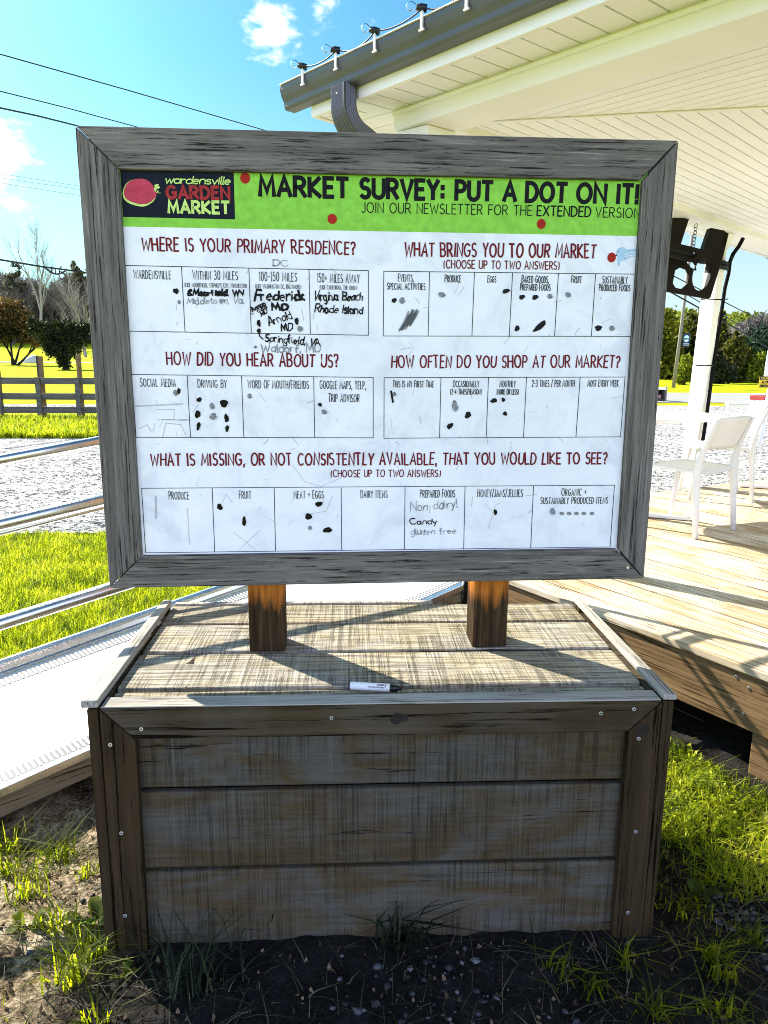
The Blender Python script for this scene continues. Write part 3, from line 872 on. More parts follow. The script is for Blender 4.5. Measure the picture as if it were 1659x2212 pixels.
pm = MB(); c4 = [(.06, .06), (SW - .06, .06), (SW - .06, SHT - .06), (.06, SHT - .06)]
pm.prism([SP(a, b, -PD) for a, b in c4], -EN * .004)
poster = obj('poster', pm, M_poster, sign)


def flat(name, pts, mat, lift, parent=poster, label=None):
    m = MB(); m.add([face(a, b, lift) for a, b in pts], [tuple(range(len(pts)))]); o = raw_obj(name, m.v, m.f, mat, parent)
    me = o.data
    if me.polygons[0].normal.dot(Vector(EN)) < 0: me.flip_normals()
    return o


ZA = lambda x, y: s2(232.3 + .36 * x, 331.8 + .36 * y)
ZB = lambda x, y: s2(796.3 + .42 * x, 331.8 + .42 * y)
ZC = lambda x, y: s2(232.3 + .36 * x, 730 + .36 * y)
ZD = lambda x, y: s2(796.3 + .38 * x, 730 + .38 * y)
ZZ = {'A': ZA, 'B': ZB, 'C': ZC, 'D': ZD}
PXS = {'A': .36, 'B': .42, 'C': .36, 'D': .38}
LOC = 1.29 / 1228.0                          # metres on the poster for one picture pixel

bl, br = ZA(75, 437), ZB(1370, 424)
flat('green_band', [bl + (-.03, 0), br + (.03, 0), (SW - .06, SHT - .055), (.06, SHT - .055)], M_green, .0003)
lg = [ZA(75, 84), ZA(757, 104), ZA(765, 395), ZA(93, 380)]
flat('logo_panel', [lg[3], lg[2], lg[1], lg[0] + (0, .0)], M_navy, .0006)


def T(zone, s, x0, y0, x1, y1, cap, thick, mat, name='lettering', jit=.0, gap=.2, sc=1.0, slant=0., lift=.0010, mb=None):
    z = ZZ[zone]; P0, P1 = z(x0, y0), z(x1, y1); k = PXS[zone]
    m = mb or MB()
    capl = np.linalg.norm(z(x0, y0 - cap) - P0)
    write_text(m, face, s, P0, P1, capl, thick * k * LOC, lift, jit, gap, slant, sc)
    if mb is None: return obj(name, m, mat, poster)


def fix(o):
    """lettering faces the reader"""
    return o


# header
mb = MB()
for s_, u0, u1 in (('MARKET', 557.4, 755), ('SURVEY:', 775, 961), ('PUT', 981, 1066), ('A', 1084, 1117), ('DOT', 1133, 1226), ('ON', 1243, 1311), ('IT!', 1329, 1380)):
    mb = MB(); vv = lambda u: 421.8 + (u - 557.4) * 17.7 / 828.6
    write_text(mb, face, s_, s2(u0, vv(u0)), s2(u1, vv(u1)), 35.5 * LOC, 8.6 * LOC, .0010, 0, .25)
    obj('title_lettering', mb, M_black_ink, poster)

for s_, a, b, th in (('JOIN OUR NEWSLETTER FOR THE', (780.6, 459.0), (1149, 465.4), 1.9), ('EXTENDED', (1158.5, 465.6), (1276.5, 468.2), 2.9), ('VERSION', (1285, 468.6), (1382, 471)  , 1.9)):
    mb = MB(); write_text(mb, face, s_, s2(*a), s2(*b), 19.5 * LOC, th * LOC, .0010, 0, .22)
    obj('subtitle_lettering', mb, M_black_ink, poster)
# logo lettering and emblem
T('A', 'wardensville', 342, 178, 738, 186, 46, 6.5, M_logo_green, 'logo_lettering', gap=.06, slant=.25, jit=.02, lift=.0012)
T('A', 'GARDEN', 350, 267, 740, 272, 69, 17, M_logo_red, 'logo_lettering', gap=.26, lift=.0012)
T('A', 'MARKET', 360, 354, 738, 359, 68, 16, M_logo_green, 'logo_lettering', gap=.26, lift=.0012)
m = MB(); blob(m, face, ZA(191, 236), 89 * .36 * LOC, 76 * .36 * LOC, .0010, rough=.07, n=28, seed=3); obj('emblem_rind', m, M_logo_green, poster)
m = MB(); blob(m, face, ZA(196, 229), 87 * .36 * LOC, 70 * .36 * LOC, .0013, rough=.07, n=28, seed=3); obj('emblem_fruit', m, M_melon, poster)
m = MB(); r_ = random.Random(4)
for _ in range(34):
    a, q = r_.uniform(0, 6.28), math.sqrt(r_.random()) * .82
    blob(m, face, ZA(196 + 84 * q * math.cos(a), 229 + 68 * q * math.sin(a)), 2.6 * .36 * LOC, 2.2 * .36 * LOC, .0016, n=6)
obj('emblem_seeds', m, M_logo_red, poster)
m = MB()
for k, (cx_, cy_, r0) in enumerate(((292, 196, 9), (303, 203, 9), (288, 212, 9), (300, 190, 7))): blob(m, face, ZA(cx_, cy_), r0 * .36 * LOC, r0 * .36 * LOC, .0013 + k * .00005, rough=.4, n=10)
r = ribbon([ZA(283, 222), ZA(296, 234), ZA(306, 226), ZA(298, 222), ZA(302, 236), ZA(318, 238)], 3.0 * .36 * LOC)
m.add([face(p_[0], p_[1], .0016) for p_ in r[0]], r[1]); obj('emblem_sprig', m, M_logo_green, poster)

# section headings
for z, s_, x0, y0, x1, y1, cap in (('A', 'WHERE IS YOUR PRIMARY RESIDENCE?', 202, 580, 1490, 605, 76), ('B', 'WHAT BRINGS YOU TO OUR MARKET', 182, 526, 1168, 536, 67),
                                   ('C', 'HOW DID YOU HEAR ABOUT US?', 353, 160, 1390, 175, 75), ('D', 'HOW OFTEN DO YOU SHOP AT OUR MARKET?', 127, 168, 1427, 167, 67)):
    T(z, s_, x0, y0, x1, y1, cap, 9.5 if z in 'AC' else 8.6, M_red_head, 'heading_lettering', .035, .27)
mb = MB()
write_text(mb, face, 'WHAT IS MISSING, OR NOT CONSISTENTLY AVAILABLE, THAT YOU WOULD LIKE TO SEE?', s2(324.5, 1005.5), s2(1311.5, 1001.8), 25.5 * LOC, 3.5 * LOC, .001, .035, .27)
obj('heading_lettering', mb, M_red_head, poster)
T('B', '(CHOOSE UP TO TWO ANSWERS)', 384, 589, 982, 596, 41, 5.2, M_red_head, 'note_lettering', .03, .26)
mb = MB(); write_text(mb, face, '(CHOOSE UP TO TWO ANSWERS)', s2(714, 1030.3), s2(952, 1029.6), 15.5 * LOC, 2.1 * LOC, .001, .03, .26); obj('note_lettering', mb, M_red_head, poster)

# answer tables
TAB = [('A', [(97, 671), (1565, 702), (1565, 1090), (123, 1065)], [((444, 679), (465, 1070)), ((848, 687), (863, 1077)), ((1209, 694), (1217, 1083))]),
       ('B', [(78, 605), (1372, 620), (1350, 940), (75, 938)], [((313, 608), (306, 938)), ((544, 611), (531, 938)), ((740, 613), (723, 938)), ((976, 615), (956, 939)), ((1167, 617), (1145, 940))]),
       ('C', [(145, 219), (1594, 237), (1594, 599), (172, 596)], [((478, 224), (498, 597)), ((804, 229), (818, 598)), ((1237, 233), (1243, 598))]),
       ('D', [(88, 226), (1457, 222), (1431, 562), (87, 570)], [((411, 227), (403, 568)), ((681, 226), (668, 567)), ((897, 225), (880, 565)), ((1202, 224), (1178, 563))])]
tabs = [([s for s in map(lambda q: ZZ[z](*q), cs)], [tuple(map(lambda q: ZZ[z](*q), ln)) for ln in vs]) for z, cs, vs in TAB]
tabs.append(([s2(306.1, 1054.7), s2(1327.2, 1048), s2(1317.7, 1181.4), s2(314.7, 1194)],
             [(ZC(628, 902), ZC(643, 1282)), (ZC(1000, 902), ZC(1008, 1278)), (ZC(1402, 900), ZC(1405, 1275)), (ZD(207, 850), ZD(203, 1200)), (ZD(548, 846), ZD(540, 1196)), (ZD(937, 842), ZD(921, 1192))]))
for cs, vs in tabs:
    m = MB(); k = 0
    for a, b in [(cs[i], cs[(i + 1) % 4]) for i in range(4)] + vs:
        r = ribbon([a, b], 1.35 * LOC); k += 1
        m.add([face(p_[0], p_[1], .0006 + k * .00003) for p_ in r[0]], r[1])
    obj('answer_table', m, M_label_ink, poster)

LAB = {0: [('A', 'WARDENSVILLE', 157, 750, 383, 753, 53), ('A', 'WITHIN 30 MILES', 512, 755, 783, 758, 54), ('A', "(LIKE MOOREFIELD, STEPHEN'S CITY, WINCHESTER)", 463, 800, 836, 806, 26),
           ('A', '100-150 MILES', 908, 763, 1138, 767, 54), ('A', '(LIKE WASHINGTON DC, BALTIMORE)', 887, 808, 1162, 812, 26), ('A', '150+ MILES AWAY', 1256, 772, 1512, 777, 54), ('A', '(LIKE CALIFORNIA, THE MOON)', 1273, 814, 1498, 818, 26)],
       1: [('B', 'EVENTS,', 150, 656, 232, 658, 37), ('B', 'SPECIAL ACTIVITIES', 94, 698, 292, 700, 34), ('B', 'PRODUCE', 390, 660, 475, 662, 37), ('B', 'EGGS', 610, 662, 656, 663, 34), ('B', 'BAKED GOODS,', 785, 663, 927, 666, 37),
           ('B', 'PREPARED FOODS', 778, 702, 935, 705, 34), ('B', 'FRUIT', 1040, 664, 1095, 666, 37), ('B', 'SUSTAINABLY', 1200, 667, 1330, 669, 38), ('B', 'PRODUCED FOODS', 1183, 706, 1345, 708, 35)],
       2: [('C', 'SOCIAL MEDIA', 195, 291, 412, 293, 50), ('C', 'DRIVING BY', 541, 296, 717, 299, 48), ('C', 'WORD OF MOUTH/FRIENDS', 841, 301, 1208, 304, 50), ('C', 'GOOGLE MAPS, YELP,', 1273, 304, 1550, 307, 50), ('C', 'TRIP ADVISOR', 1324, 383, 1512, 385, 50)],
       3: [('D', 'THIS IS MY FIRST TIME', 136, 280, 370, 280, 38), ('D', 'OCCASIONALLY', 478, 279, 628, 279, 38), ('D', '(2-4 TIMES/SEASON)', 463, 320, 641, 320, 31), ('D', 'MONTHLY', 743, 279, 835, 279, 38), ('D', '(MORE OR LESS)', 727, 321, 852, 321, 31),
           ('D', '2-3 TIMES / PER MONTH', 927, 277, 1170, 276, 38), ('D', 'MOST EVERY WEEK', 1243, 276, 1420, 275, 38)],
       4: [('C', 'PRODUCE', 368, 968, 490, 968, 48), ('C', 'FRUIT', 789, 963, 863, 963, 47), ('C', 'MEAT + EGGS', 1116, 962, 1298, 962, 47), ('C', 'DAIRY ITEMS', 1518, 960, 1680, 958, 46), ('D', 'PREPARED FOODS', 291, 906, 491, 905, 44),
           ('D', 'HONEY/JAMS/JELLIES', 617, 903, 875, 902, 44), ('D', 'ORGANIC +', 1094, 897, 1236, 895, 42), ('D', 'SUSTAINABLY PRODUCED ITEMS', 975, 943, 1359, 940, 38)]}
for k, ls in LAB.items():
    for z, s_, x0, y0, x1, y1, cap in ls: T(z, s_, x0, y0, x1, y1, cap, (3.7 if cap > 30 else 2.2) * (.36 / PXS[z]), M_label_ink, 'answer_lettering', jit=.008, gap=.30, sc=.92)

# what visitors wrote with the markers
m = MB()
for z, s_, x0, y0, x1, y1, cap, th in (('A', '&Moorfield, WV', 474, 852, 830, 850, 34, 10), ('A', 'Frederick', 877, 882, 1190, 880, 56, 11), ('A', 'MD', 984, 938, 1088, 936, 38, 10), ('A', 'Annap', 866, 950, 952, 908, 26, 6.5), ('A', 'olis', 900, 955, 960, 926, 28, 6.5),
                                     ('A', 'MD', 922, 978, 965, 950, 26, 6.5), ('A', 'Arnold', 965, 1034, 1112, 986, 48, 6), ('A', 'MD', 1042, 1068, 1112, 1062, 48, 6), ('A', 'Springfield, VA', 942, 1124, 1278, 1156, 44, 6.5),
                                     ('A', 'Virginia Beach', 1232, 880, 1532, 882, 50, 7.5), ('A', 'Rhode Island', 1238, 952, 1536, 962, 46, 7.5), ('D', 'Candy', 233, 1058, 390, 1058, 34, 6)):
    T(z, s_, x0, y0, x1, y1, cap, th, M_marker, 'handwriting', jit=.11, gap=.16, slant=.05, lift=.0013)
r = ribbon([ZA(906, 1066), ZA(914, 1096), ZA(934, 1114)], 7 * .36 * LOC); m.add([face(p_[0], p_[1], .0019) for p_ in r[0]], r[1])
obj('marker_stroke', m, M_marker, poster); m = MB()
r = ribbon([ZD(127, 302), ZD(138, 365)], 11 * .38 * LOC); m.add([face(p_[0], p_[1], .0013) for p_ in r[0]], r[1])
obj('marker_stroke', m, M_marker, poster)
for z, s_, x0, y0, x1, y1, cap, th in (('A', 'Middletown, Va.', 475, 902, 822, 898, 38, 6), ('A', 'Waldorf, MD', 918, 1192, 1284, 1192, 52, 8), ('D', 'Non dairy!', 234, 984, 508, 962, 48, 6.5), ('D', 'gluten free', 236, 1118, 496, 1112, 36, 6), ('A', 'DC', 990, 674, 1086, 676, 38, 6)):
    T(z, s_, x0, y0, x1, y1, cap, th, M_grey_marker, 'rubbed_handwriting', jit=.11, gap=.16, slant=.05, lift=.0013)

DOT = [('A', 411, 825, 15, 17, 0), ('A', 908, 1018, 12, 19, 0), ('A', 908, 1063, 13, 12, 0), ('A', 1135, 1005, 13, 19, 0), ('A', 868, 962, 4, 4, 0),
       ('B', 131, 755, 13, 11, 0), ('B', 706, 707, 18, 12, .2), ('B', 788, 738, 16, 11, .1), ('B', 856, 739, 15, 13, .3), ('B', 763, 899, 11, 17, -.2), ('B', 880, 888, 39, 15, .62), ('B', 1181, 897, 20, 13, 0),
       ('C', 428, 319, 11, 17, -.2), ('C', 550, 370, 15, 14, 0), ('C', 699, 393, 21, 26, 0), ('C', 541, 458, 18, 22, 0), ('C', 714, 481, 14, 24, 0), ('C', 546, 529, 12, 24, -.2), ('C', 718, 543, 12, 19, -.3), ('C', 1275, 400, 11, 12, 0),
       ('C', 674, 1013, 17, 20, 0), ('C', 820, 1100, 13, 28, 0), ('C', 1268, 996, 21, 17, 0), ('C', 1206, 1071, 19, 23, -.3), ('C', 1320, 1152, 26, 19, 0),
       ('D', 564, 438, 22, 16, .7), ('D', 462, 500, 20, 15, .9), ('D', 711, 356, 20, 13, 0), ('D', 765, 351, 11, 12, 0), ('D', 775, 430, 12, 13, 0), ('D', 720, 990, 10, 18, 0)]
GDOT = [('A', 430, 890, 10, 12, 0), ('A', 1155, 1050, 18, 20, 0), ('B', 172, 755, 16, 18, 0), ('B', 376, 725, 20, 15, 0), ('B', 932, 733, 16, 13, 0), ('B', 1025, 725, 16, 15, 0), ('B', 1250, 897, 16, 14, 0),
        ('C', 408, 328, 14, 20, 0), ('C', 628, 408, 17, 21, 0), ('C', 635, 470, 26, 22, .3), ('C', 1300, 443, 18, 16, 0), ('C', 853, 348, 15, 16, 0), ('C', 1215, 1138, 12, 16, 0), ('A', 888, 1160, 9, 9, 0),
        ('D', 145, 318, 12, 14, 0), ('D', 490, 385, 20, 36, .1), ('D', 1045, 985, 19, 23, 0)] + [('D', x, 996, 14, 11, 0) for x in (1097, 1138, 1180, 1222, 1268)]
for z, x, y, rx, ry, ro in DOT:
    m = MB(); k = PXS[z] * LOC; blob(m, face, ZZ[z](x, y), rx * k, ry * k, .0016, ro, 18, .22); obj('marker_dot', m, M_marker, poster)
for z, x, y, rx, ry, ro in GDOT:
    m = MB(); k = PXS[z] * LOC; blob(m, face, ZZ[z](x, y), rx * k * .8, ry * k * .8, .0011, ro, 16, .3)
    r = ribbon([ZZ[z](x + rx * 1.0 * math.cos(t_) * (1 - t_ / 16), y + ry * 1.0 * math.sin(t_) * (1 - t_ / 16)) for t_ in np.linspace(0, 8, 26)], 4 * k)
    m.add([face(p_[0], p_[1], .0018 + .00002 * i) for i, p_ in enumerate(r[0])], r[1])
    obj('rubbed_dot', m, M_grey_marker, poster)
# scuffs and wiped strokes
m = MB(); r_ = random.Random(12)
k = .42 * LOC
for i in range(15):
    a = ZB(158 + i * 4.2 + r_.uniform(-4, 4), 912 - i * 2.2 + r_.uniform(-10, 6)); b = ZB(204 + i * 3.6 + r_.uniform(-4, 4), 826 - i * 1.0 + r_.uniform(-18, 12))
    r = ribbon([a, (a + b) / 2 + (.0012, 0), b], 9 * k); m.add([face(p_[0], p_[1], .0014 + .00003 * i) for p_ in r[0]], r[1])
obj('wiped_smear', m, M_grey_marker, poster)
m = MB()
for i in range(120):
    z = r_.choice('ABCD'); x, y = r_.uniform(120, 1400), r_.uniform(700 if z in 'AB' else 320, 1150)
    a = ZZ[z](x, y)
    if not (.1 < a[0] < SW - .1 and .1 < a[1] < .82): continue
    ang = r_.choice([.9, 1.1, 1.3, 1.6, .2, 2.2]) + r_.uniform(-.2, .2); ln = r_.uniform(8, 60) * k
    b = a + ln * np.array((math.cos(ang), math.sin(ang)))
    r = ribbon([a, (a + b) / 2 + (r_.uniform(-.002, .002), 0), b], r_.uniform(1.2, 5) * k); m.add([face(p_[0], p_[1], .0008 + .000004 * i) for p_ in r[0]], r[1])
for zz, pts, th in (('C', [(165, 410), (280, 404), (450, 396)], 9), ('C', [(300, 430), (400, 428), (400, 490), (300, 490)], 5), ('C', [(190, 545), (240, 520), (262, 560)], 6), ('C', [(330, 490), (488, 492)], 7), ('C', [(330, 600), (350, 510), (440, 520), (470, 580)], 6),
                   ('C', [(290, 950), (292, 1080)], 14), ('C', [(480, 1020), (492, 1240)], 6), ('C', [(762, 1168), (888, 1270)], 4), ('C', [(788, 1270), (908, 1160)], 4), ('C', [(690, 990), (712, 935), (750, 990)], 4), ('C', [(1180, 1060), (1310, 1040), (1350, 950)], 4),
                   ('C', [(1110, 760), (1180, 860), (1280, 890), (1400, 840)], 4), ('D', [(680, 1080), (720, 950), (750, 935)], 4), ('D', [(660, 940), (715, 1000)], 4)):
    r = ribbon([ZZ[zz](*p_) for p_ in pts], th * .36 * LOC); m.add([face(p_[0], p_[1], .00135) for p_ in r[0]], r[1])
obj('faint_scuffs', m, M_faint, poster)['kind'] = 'stuff'
for z, x, y, rx, ry in (('A', 826, 147, 28, 30), ('A', 1348, 392, 27, 28), ('B', 887, 362, 22.5, 24)):
    m = MB(); blob(m, face, ZZ[z](x, y), rx * PXS[z] * LOC, ry * PXS[z] * LOC, .0012, 0, 28, .01); obj('printed_dot', m, M_red_dot, poster)
# small bird with a dot in its beak
m = MB(); m.add([face(*ZB(*q), .0008) for q in ((1272, 508), (1280, 490), (1298, 481), (1315, 484), (1330, 494), (1392, 486), (1392, 530), (1345, 532), (1318, 548), (1296, 552), (1287, 584), (1278, 562), (1277, 540), (1280, 524))][::-1], [tuple(range(14))])
obj('bird_print', m, M_bird, poster)
m = MB(); r = ribbon([ZB(1318, 520), ZB(1345, 510), ZB(1392, 505)], 4 * k); m.add([face(p_[0], p_[1], .0011) for p_ in r[0]], r[1])
r = ribbon([ZB(1318, 530), ZB(1350, 524), ZB(1392, 518)], 4 * k); m.add([face(p_[0], p_[1], .0011) for p_ in r[0]], r[1]); obj('bird_wing', m, M_poster, poster)
m = MB(); m.add([face(*ZB(*q), .0010) for q in ((1262, 527), (1277, 517), (1275, 527))], [(2, 1, 0)]); blob(m, face, ZB(1284, 503), 2.2 * k, 2.2 * k, .0012, n=8); obj('bird_beak', m, M_black_ink, poster)
m = MB(); blob(m, face, ZB(1249, 534), 22 * k, 24 * k, .0014, 0, 26, .01); obj('printed_dot', m, M_red_dot, poster)

# marker pen lying on the box
a, b = atz(757, 1477, BH + .003), atz(868, 1483, BH + .003)
pen = thing('marker_pen', 'white marker pen with a black cap lying in the shade on the box top', 'marker pen', (a + b) / 2 - V(0, 0, .013))
d = unit(b - a); R_ = .0092; z = BH - .011 + R_
a[2] = b[2] = z; L_ = np.linalg.norm(b - a)
m = MB(); m.tube([a, a + d * .001, a + d * L_ * .77], [R_ * .9, R_, R_], 20); pb = obj('barrel', m, M_white_plastic, pen)
m = MB(); m.tube([a + d * L_ * .772, a + d * L_ * .80, a + d * L_ * .92, a + d * (L_ * .922), a + d * L_], [R_ * .92, R_ * .92, R_ * .85, R_ * .55, R_ * .5], 18); obj('cap', m, M_black, pen)
side = unit(np.cross((0, 0, 1), d)); upv = unit(V(0, -.55, .83)); upv = unit(upv - d * np.dot(upv, d))


def onpen(x, y, l):                        # wraps print round the barrel, upside down as in the photograph
    th = y / R_; w = np.cross(d, upv)
    return a + d * (L_ * .70 - x) + (upv * math.cos(th) + w * math.sin(th) * 1.0) * (R_ + .0003 + l * .2)


m = MB(); write_text(m, onpen, 'Comix', (0, -.002), (.020, -.002), .0056, .0010, 0, 0, .2); obj('print', m, M_black_ink, pb)
m = MB(); r = ribbon([(.004 + .036 * i / 20, .0052 + .0012 * math.sin(i * 1.9)) for i in range(21)], .0022); m.add([onpen(p_[0], p_[1], 0) for p_ in r[0]], r[1]); obj('print', m, M_grey_marker, pb)

# dead leaf scraps on the box
M_deadleaf = plain('dead_leaf', (.05, .032, .016), .8, var=.5)
for i, (u, v, s_) in enumerate(((412, 1433, .011), (398, 1489, .006), (345, 1489, .004))):
    c = atz(u, v, BH - .0105); m = MB()
    m.add([c + V(-s_, -.3 * s_, .0006), c + V(s_ * .7, -.2 * s_, .0008), c + V(s_, .7 * s_, s_ * 1.3), c + V(0, .45 * s_, s_ * .5)], [(0, 1, 3), (1, 2, 3)])
    m.add([c + V(-s_, -.3 * s_, .0001), c + V(s_ * .7, -.2 * s_, .0002), c + V(s_, .7 * s_, s_ * 1.25), c + V(0, .45 * s_, s_ * .45)], [(3, 1, 0), (3, 2, 1)])
    tag(obj('leaf_scrap', m, M_deadleaf), ['upright curled dead leaf scrap behind the pen on the box top', 'dark crumb of leaf near the front left of the box top', 'pale flat leaf crumb at the far front left of the box top'][i], 'leaf', 'leaf scraps on the box')

# ================================================================== RAMP
TH = rad(38); RSL = .12
RD = V(math.cos(TH), math.sin(TH), -RSL); RD = V(-math.cos(TH), -math.sin(TH), -RSL)   # down the ramp, per metre of run
RN = V(-math.sin(TH), math.cos(TH), 0)
R0 = V(1.114, 1.868, .27)


def RP(s, w, h=0.0): return R0 + RD * s + RN * w + V(0, 0, h)


SA, SB, RW = -.13, 2.75, .80
ramp = thing('access_ramp', 'white aluminium access ramp with tube handrails climbing past the box to the deck', 'ramp', RP(1.3, .4))
dS = RP(SB, 0) - RP(SA, 0)
m = MB(); m.obox(RP(SA, .004, -.022), dS, RN * (RW - .004), V(0, 0, .022))
for w0, w1 in ((.030, .082), (.705, .765)):
    n_ = int((SB - SA) / .017)
    for i in range(n_):
        m.obox(RP(SA + .017 * i + .004, w0, .0004), RD * .0075, RN * (w1 - w0), V(0, 0, .0032))
obj('tread_sheet', m, M_sheet, ramp)
m = MB()
for w0, w1 in ((.026, .088), (.700, .772)): m.obox(RP(SA, w0, -.0006), dS, RN * (w1 - w0), V(0, 0, .0012))
obj('tread_channel', m, plain('dull_aluminium_channel', (.035, .042, .055), .6, .2), ramp)
obj('side_board', MB().obox(RP(SA, .012, -.10), dS, RN * .038, V(0, 0, .076)), M_ramp_side, ramp, .003)
obj('side_board', MB().obox(RP(SA, RW - .06, -.10), dS, RN * .038, V(0, 0, .076)), M_ramp_side, ramp, .003)
obj('edge_trim', MB().obox(RP(SA, -.004, -.026), dS, RN * .03, V(0, 0, .0285)), M_alu, ramp, .002)
m = MB(); prof = [(.0, .0), (.0, .010), (.014, .012), (.018, .030), (.024, .040), (.040, .049), (.056, .048), (.064, .038), (.064, 0)]
pts = [RP(SA, RW + a, b) for a, b in prof]; m.prism(pts, dS); obj('curb_rail', m, M_alu, ramp, .002)
obj('end_plate', MB().obox(RP(SA - .006, .0, -.10), RD * .006, RN * RW, V(0, 0, .1)), M_alu, ramp, .001)


def rail(name, w, h, r, s0, s1): 
    m = MB(); m.tube([RP(s0, w, h), RP((s0 + s1) / 2, w, h), RP(s1, w, h)], r, 16); return obj(name, m, M_alu, ramp)


rail('handrail', .0, .978, .0150, .03, 3.0)
rail('handrail', .0, .797, .0185, .03, 3.0)
rail('handrail', .03, .765, .0085, .03, 3.0)
rail('handrail', .0, .509, .0205, .03, 3.0)
for s_ in (.03, 2.75):
    m = MB(); m.tube([RP(s_, 0, -.13), RP(s_, 0, .985)], .017, 12); obj('rail_post', m, M_alu, ramp)
m = MB(); m.obox(RP(.16, .002, -.09), RD * -.05, RN * .008, V(0, 0, .07)); obj('bracket', m, M_alu, ramp, .002)

# ================================================================== DECK
ZD_ = .30
DD = unit(V(.506, -.862, 0)); DM = V(.862, .506, 0)
F0 = V(1.301, 1.782, ZD_)


def clip(poly, n, d):
    out = []
    for i in range(len(poly)):
        a, b = np.array(poly[i][:2], float), np.array(poly[(i + 1) % len(poly)][:2], float)
        da, db = np.dot(a, n) - d, np.dot(b, n) - d
        if da <= 0: out.append(a)
        if da * db < 0: out.append(a + (b - a) * da / (da - db))
    return out


DPOLY = [(F0 + DD * 3.3)[:2], (7.6, 2.2), (6.9, 6.01), (.95, 3.067), (F0 - DD * 1.25)[:2]]
deck = thing('wooden_deck', 'low porch deck of pale sunlit planks with a brown edge board', 'deck', (3, 2.2, 0))
n2, f0 = DM[:2], np.dot(F0[:2], DM[:2])
for i in range(46):
    a = f0 - .012 + i * .1445; q = clip(DPOLY, n2, a + .133); q = clip(q, -n2, -a)
    if len(q) < 3: continue
    o = obj('deck_board', MB().prism([(p_[0], p_[1], ZD_ - .026 - .0012 * (i % 3)) for p_ in q], (0, 0, .026)), None, deck, .0025)
    o.data.materials.append(M_deckw)
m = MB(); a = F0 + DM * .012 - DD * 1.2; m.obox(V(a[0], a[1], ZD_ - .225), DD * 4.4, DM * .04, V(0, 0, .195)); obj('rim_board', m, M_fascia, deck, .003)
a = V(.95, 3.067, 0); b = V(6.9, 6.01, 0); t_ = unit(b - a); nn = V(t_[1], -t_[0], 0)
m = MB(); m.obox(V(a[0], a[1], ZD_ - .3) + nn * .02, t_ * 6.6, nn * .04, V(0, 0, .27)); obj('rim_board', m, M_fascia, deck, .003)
P_ = atz(1589, 1636, 0); P_ = F0 + DD * np.dot(P_ - F0, DD) + DM * .03
for k_ in (0, -1.5, 1.5):
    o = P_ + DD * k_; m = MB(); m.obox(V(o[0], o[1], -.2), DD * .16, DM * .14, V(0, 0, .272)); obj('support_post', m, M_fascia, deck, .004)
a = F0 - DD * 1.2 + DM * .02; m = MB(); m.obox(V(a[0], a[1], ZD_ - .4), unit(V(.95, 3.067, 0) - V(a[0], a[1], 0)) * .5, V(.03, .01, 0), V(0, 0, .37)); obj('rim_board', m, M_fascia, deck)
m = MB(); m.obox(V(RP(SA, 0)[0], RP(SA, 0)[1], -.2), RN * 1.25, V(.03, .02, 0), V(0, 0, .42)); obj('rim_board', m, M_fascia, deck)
m = MB(); m.prism([(p_[0], p_[1], -.118) for p_ in clip(DPOLY, -n2, -(f0 + .16))], (0, 0, .004)); m.prism([(.85, 1.95, -.124), (1.9, 1.2, -.124), (2.2, 1.4, -.124), (1.3, 3.3, -.124), (.9, 3.1, -.124)], (0, 0, .003)); struct(obj('bare_earth', m, M_dirt))
# joists close the space below
for k_ in range(6):
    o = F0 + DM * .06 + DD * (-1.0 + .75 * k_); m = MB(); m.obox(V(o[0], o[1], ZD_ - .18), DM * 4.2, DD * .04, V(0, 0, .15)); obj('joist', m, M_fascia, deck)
for (u, v) in ((1617, 1486), (1605, 1541), (1584, 1532), (1590, 1462)):
    d_ = ray(u, v); o = F0 + DM * .012; t_ = np.dot(o - CAMP, DM) / np.dot(d_, DM); q = CAMP + d_ * t_
    m = MB(); m.tube([q + DM * .002, q - DM * .003], .0055, 10); s_ = obj('bolt', m, M_screw, deck); m = MB(); m.tube([q - DM * .003, q - DM * .0036], .003, 8); obj('socket', m, M_black, s_)

# ================================================================== PORCH ROOF
KR = 1.142


def rs(P): return CAMP + (np.asarray(P, float) - CAMP) * KR


CN = rs((.414, 1.508, 2.15)); ZS = CN[2]                         # corner of the eaves, soffit level
A2 = V(.714, .700, 0); BB = V(-.612, .791, 0); N1 = V(-.791, -.612, 0); N2 = V(-.700, .714, 0)
porch = thing('porch_roof', 'white porch roof with dark grey gutter, boarded ceiling and square white column', 'porch roof', (3.22, 4.266, ZD_))


def RQ(i1, i2, z):
    """point of the roof inset i1 from the near eave and i2 from the far eave"""
    Mx = np.array((N1[:2], N2[:2])); q = np.linalg.solve(Mx, (-i1, -i2)); return V(CN[0] + q[0], CN[1] + q[1], z)


FARL, NEARL = 7.0, 4.2
FH = .115
m = MB(); a = RQ(0, 0, ZS); m.obox(a, -BB * NEARL, -N1 * .02, V(0, 0, FH)); obj('fascia', m, M_white_paint, porch, .002)
m = MB(); a = RQ(.022, 0, ZS); m.obox(a, A2 * FARL, -N2 * .02, V(0, 0, FH)); obj('fascia', m, M_white_paint, porch, .002)
m = MB()
m.prism([RQ(-.03, -.03, ZS + FH + .004), RQ(-.03, -.03, 0) * (1, 1, 0) - BB * NEARL + V(0, 0, ZS + FH + .004), RQ(-.03, -.03, 0) * (1, 1, 0) - BB * NEARL + A2 * FARL + V(0, 0, ZS + FH + .12), RQ(-.03, -.03, 0) * (1, 1, 0) + A2 * FARL + V(0, 0, ZS + FH + .004)], (0, 0, .03))
obj('roof_deck', m, M_roof, porch)
# boarded soffits and ceiling: grooved white boards
bw1, bw2 = .213, .303            # soffit widths
be = .20                         # beam width


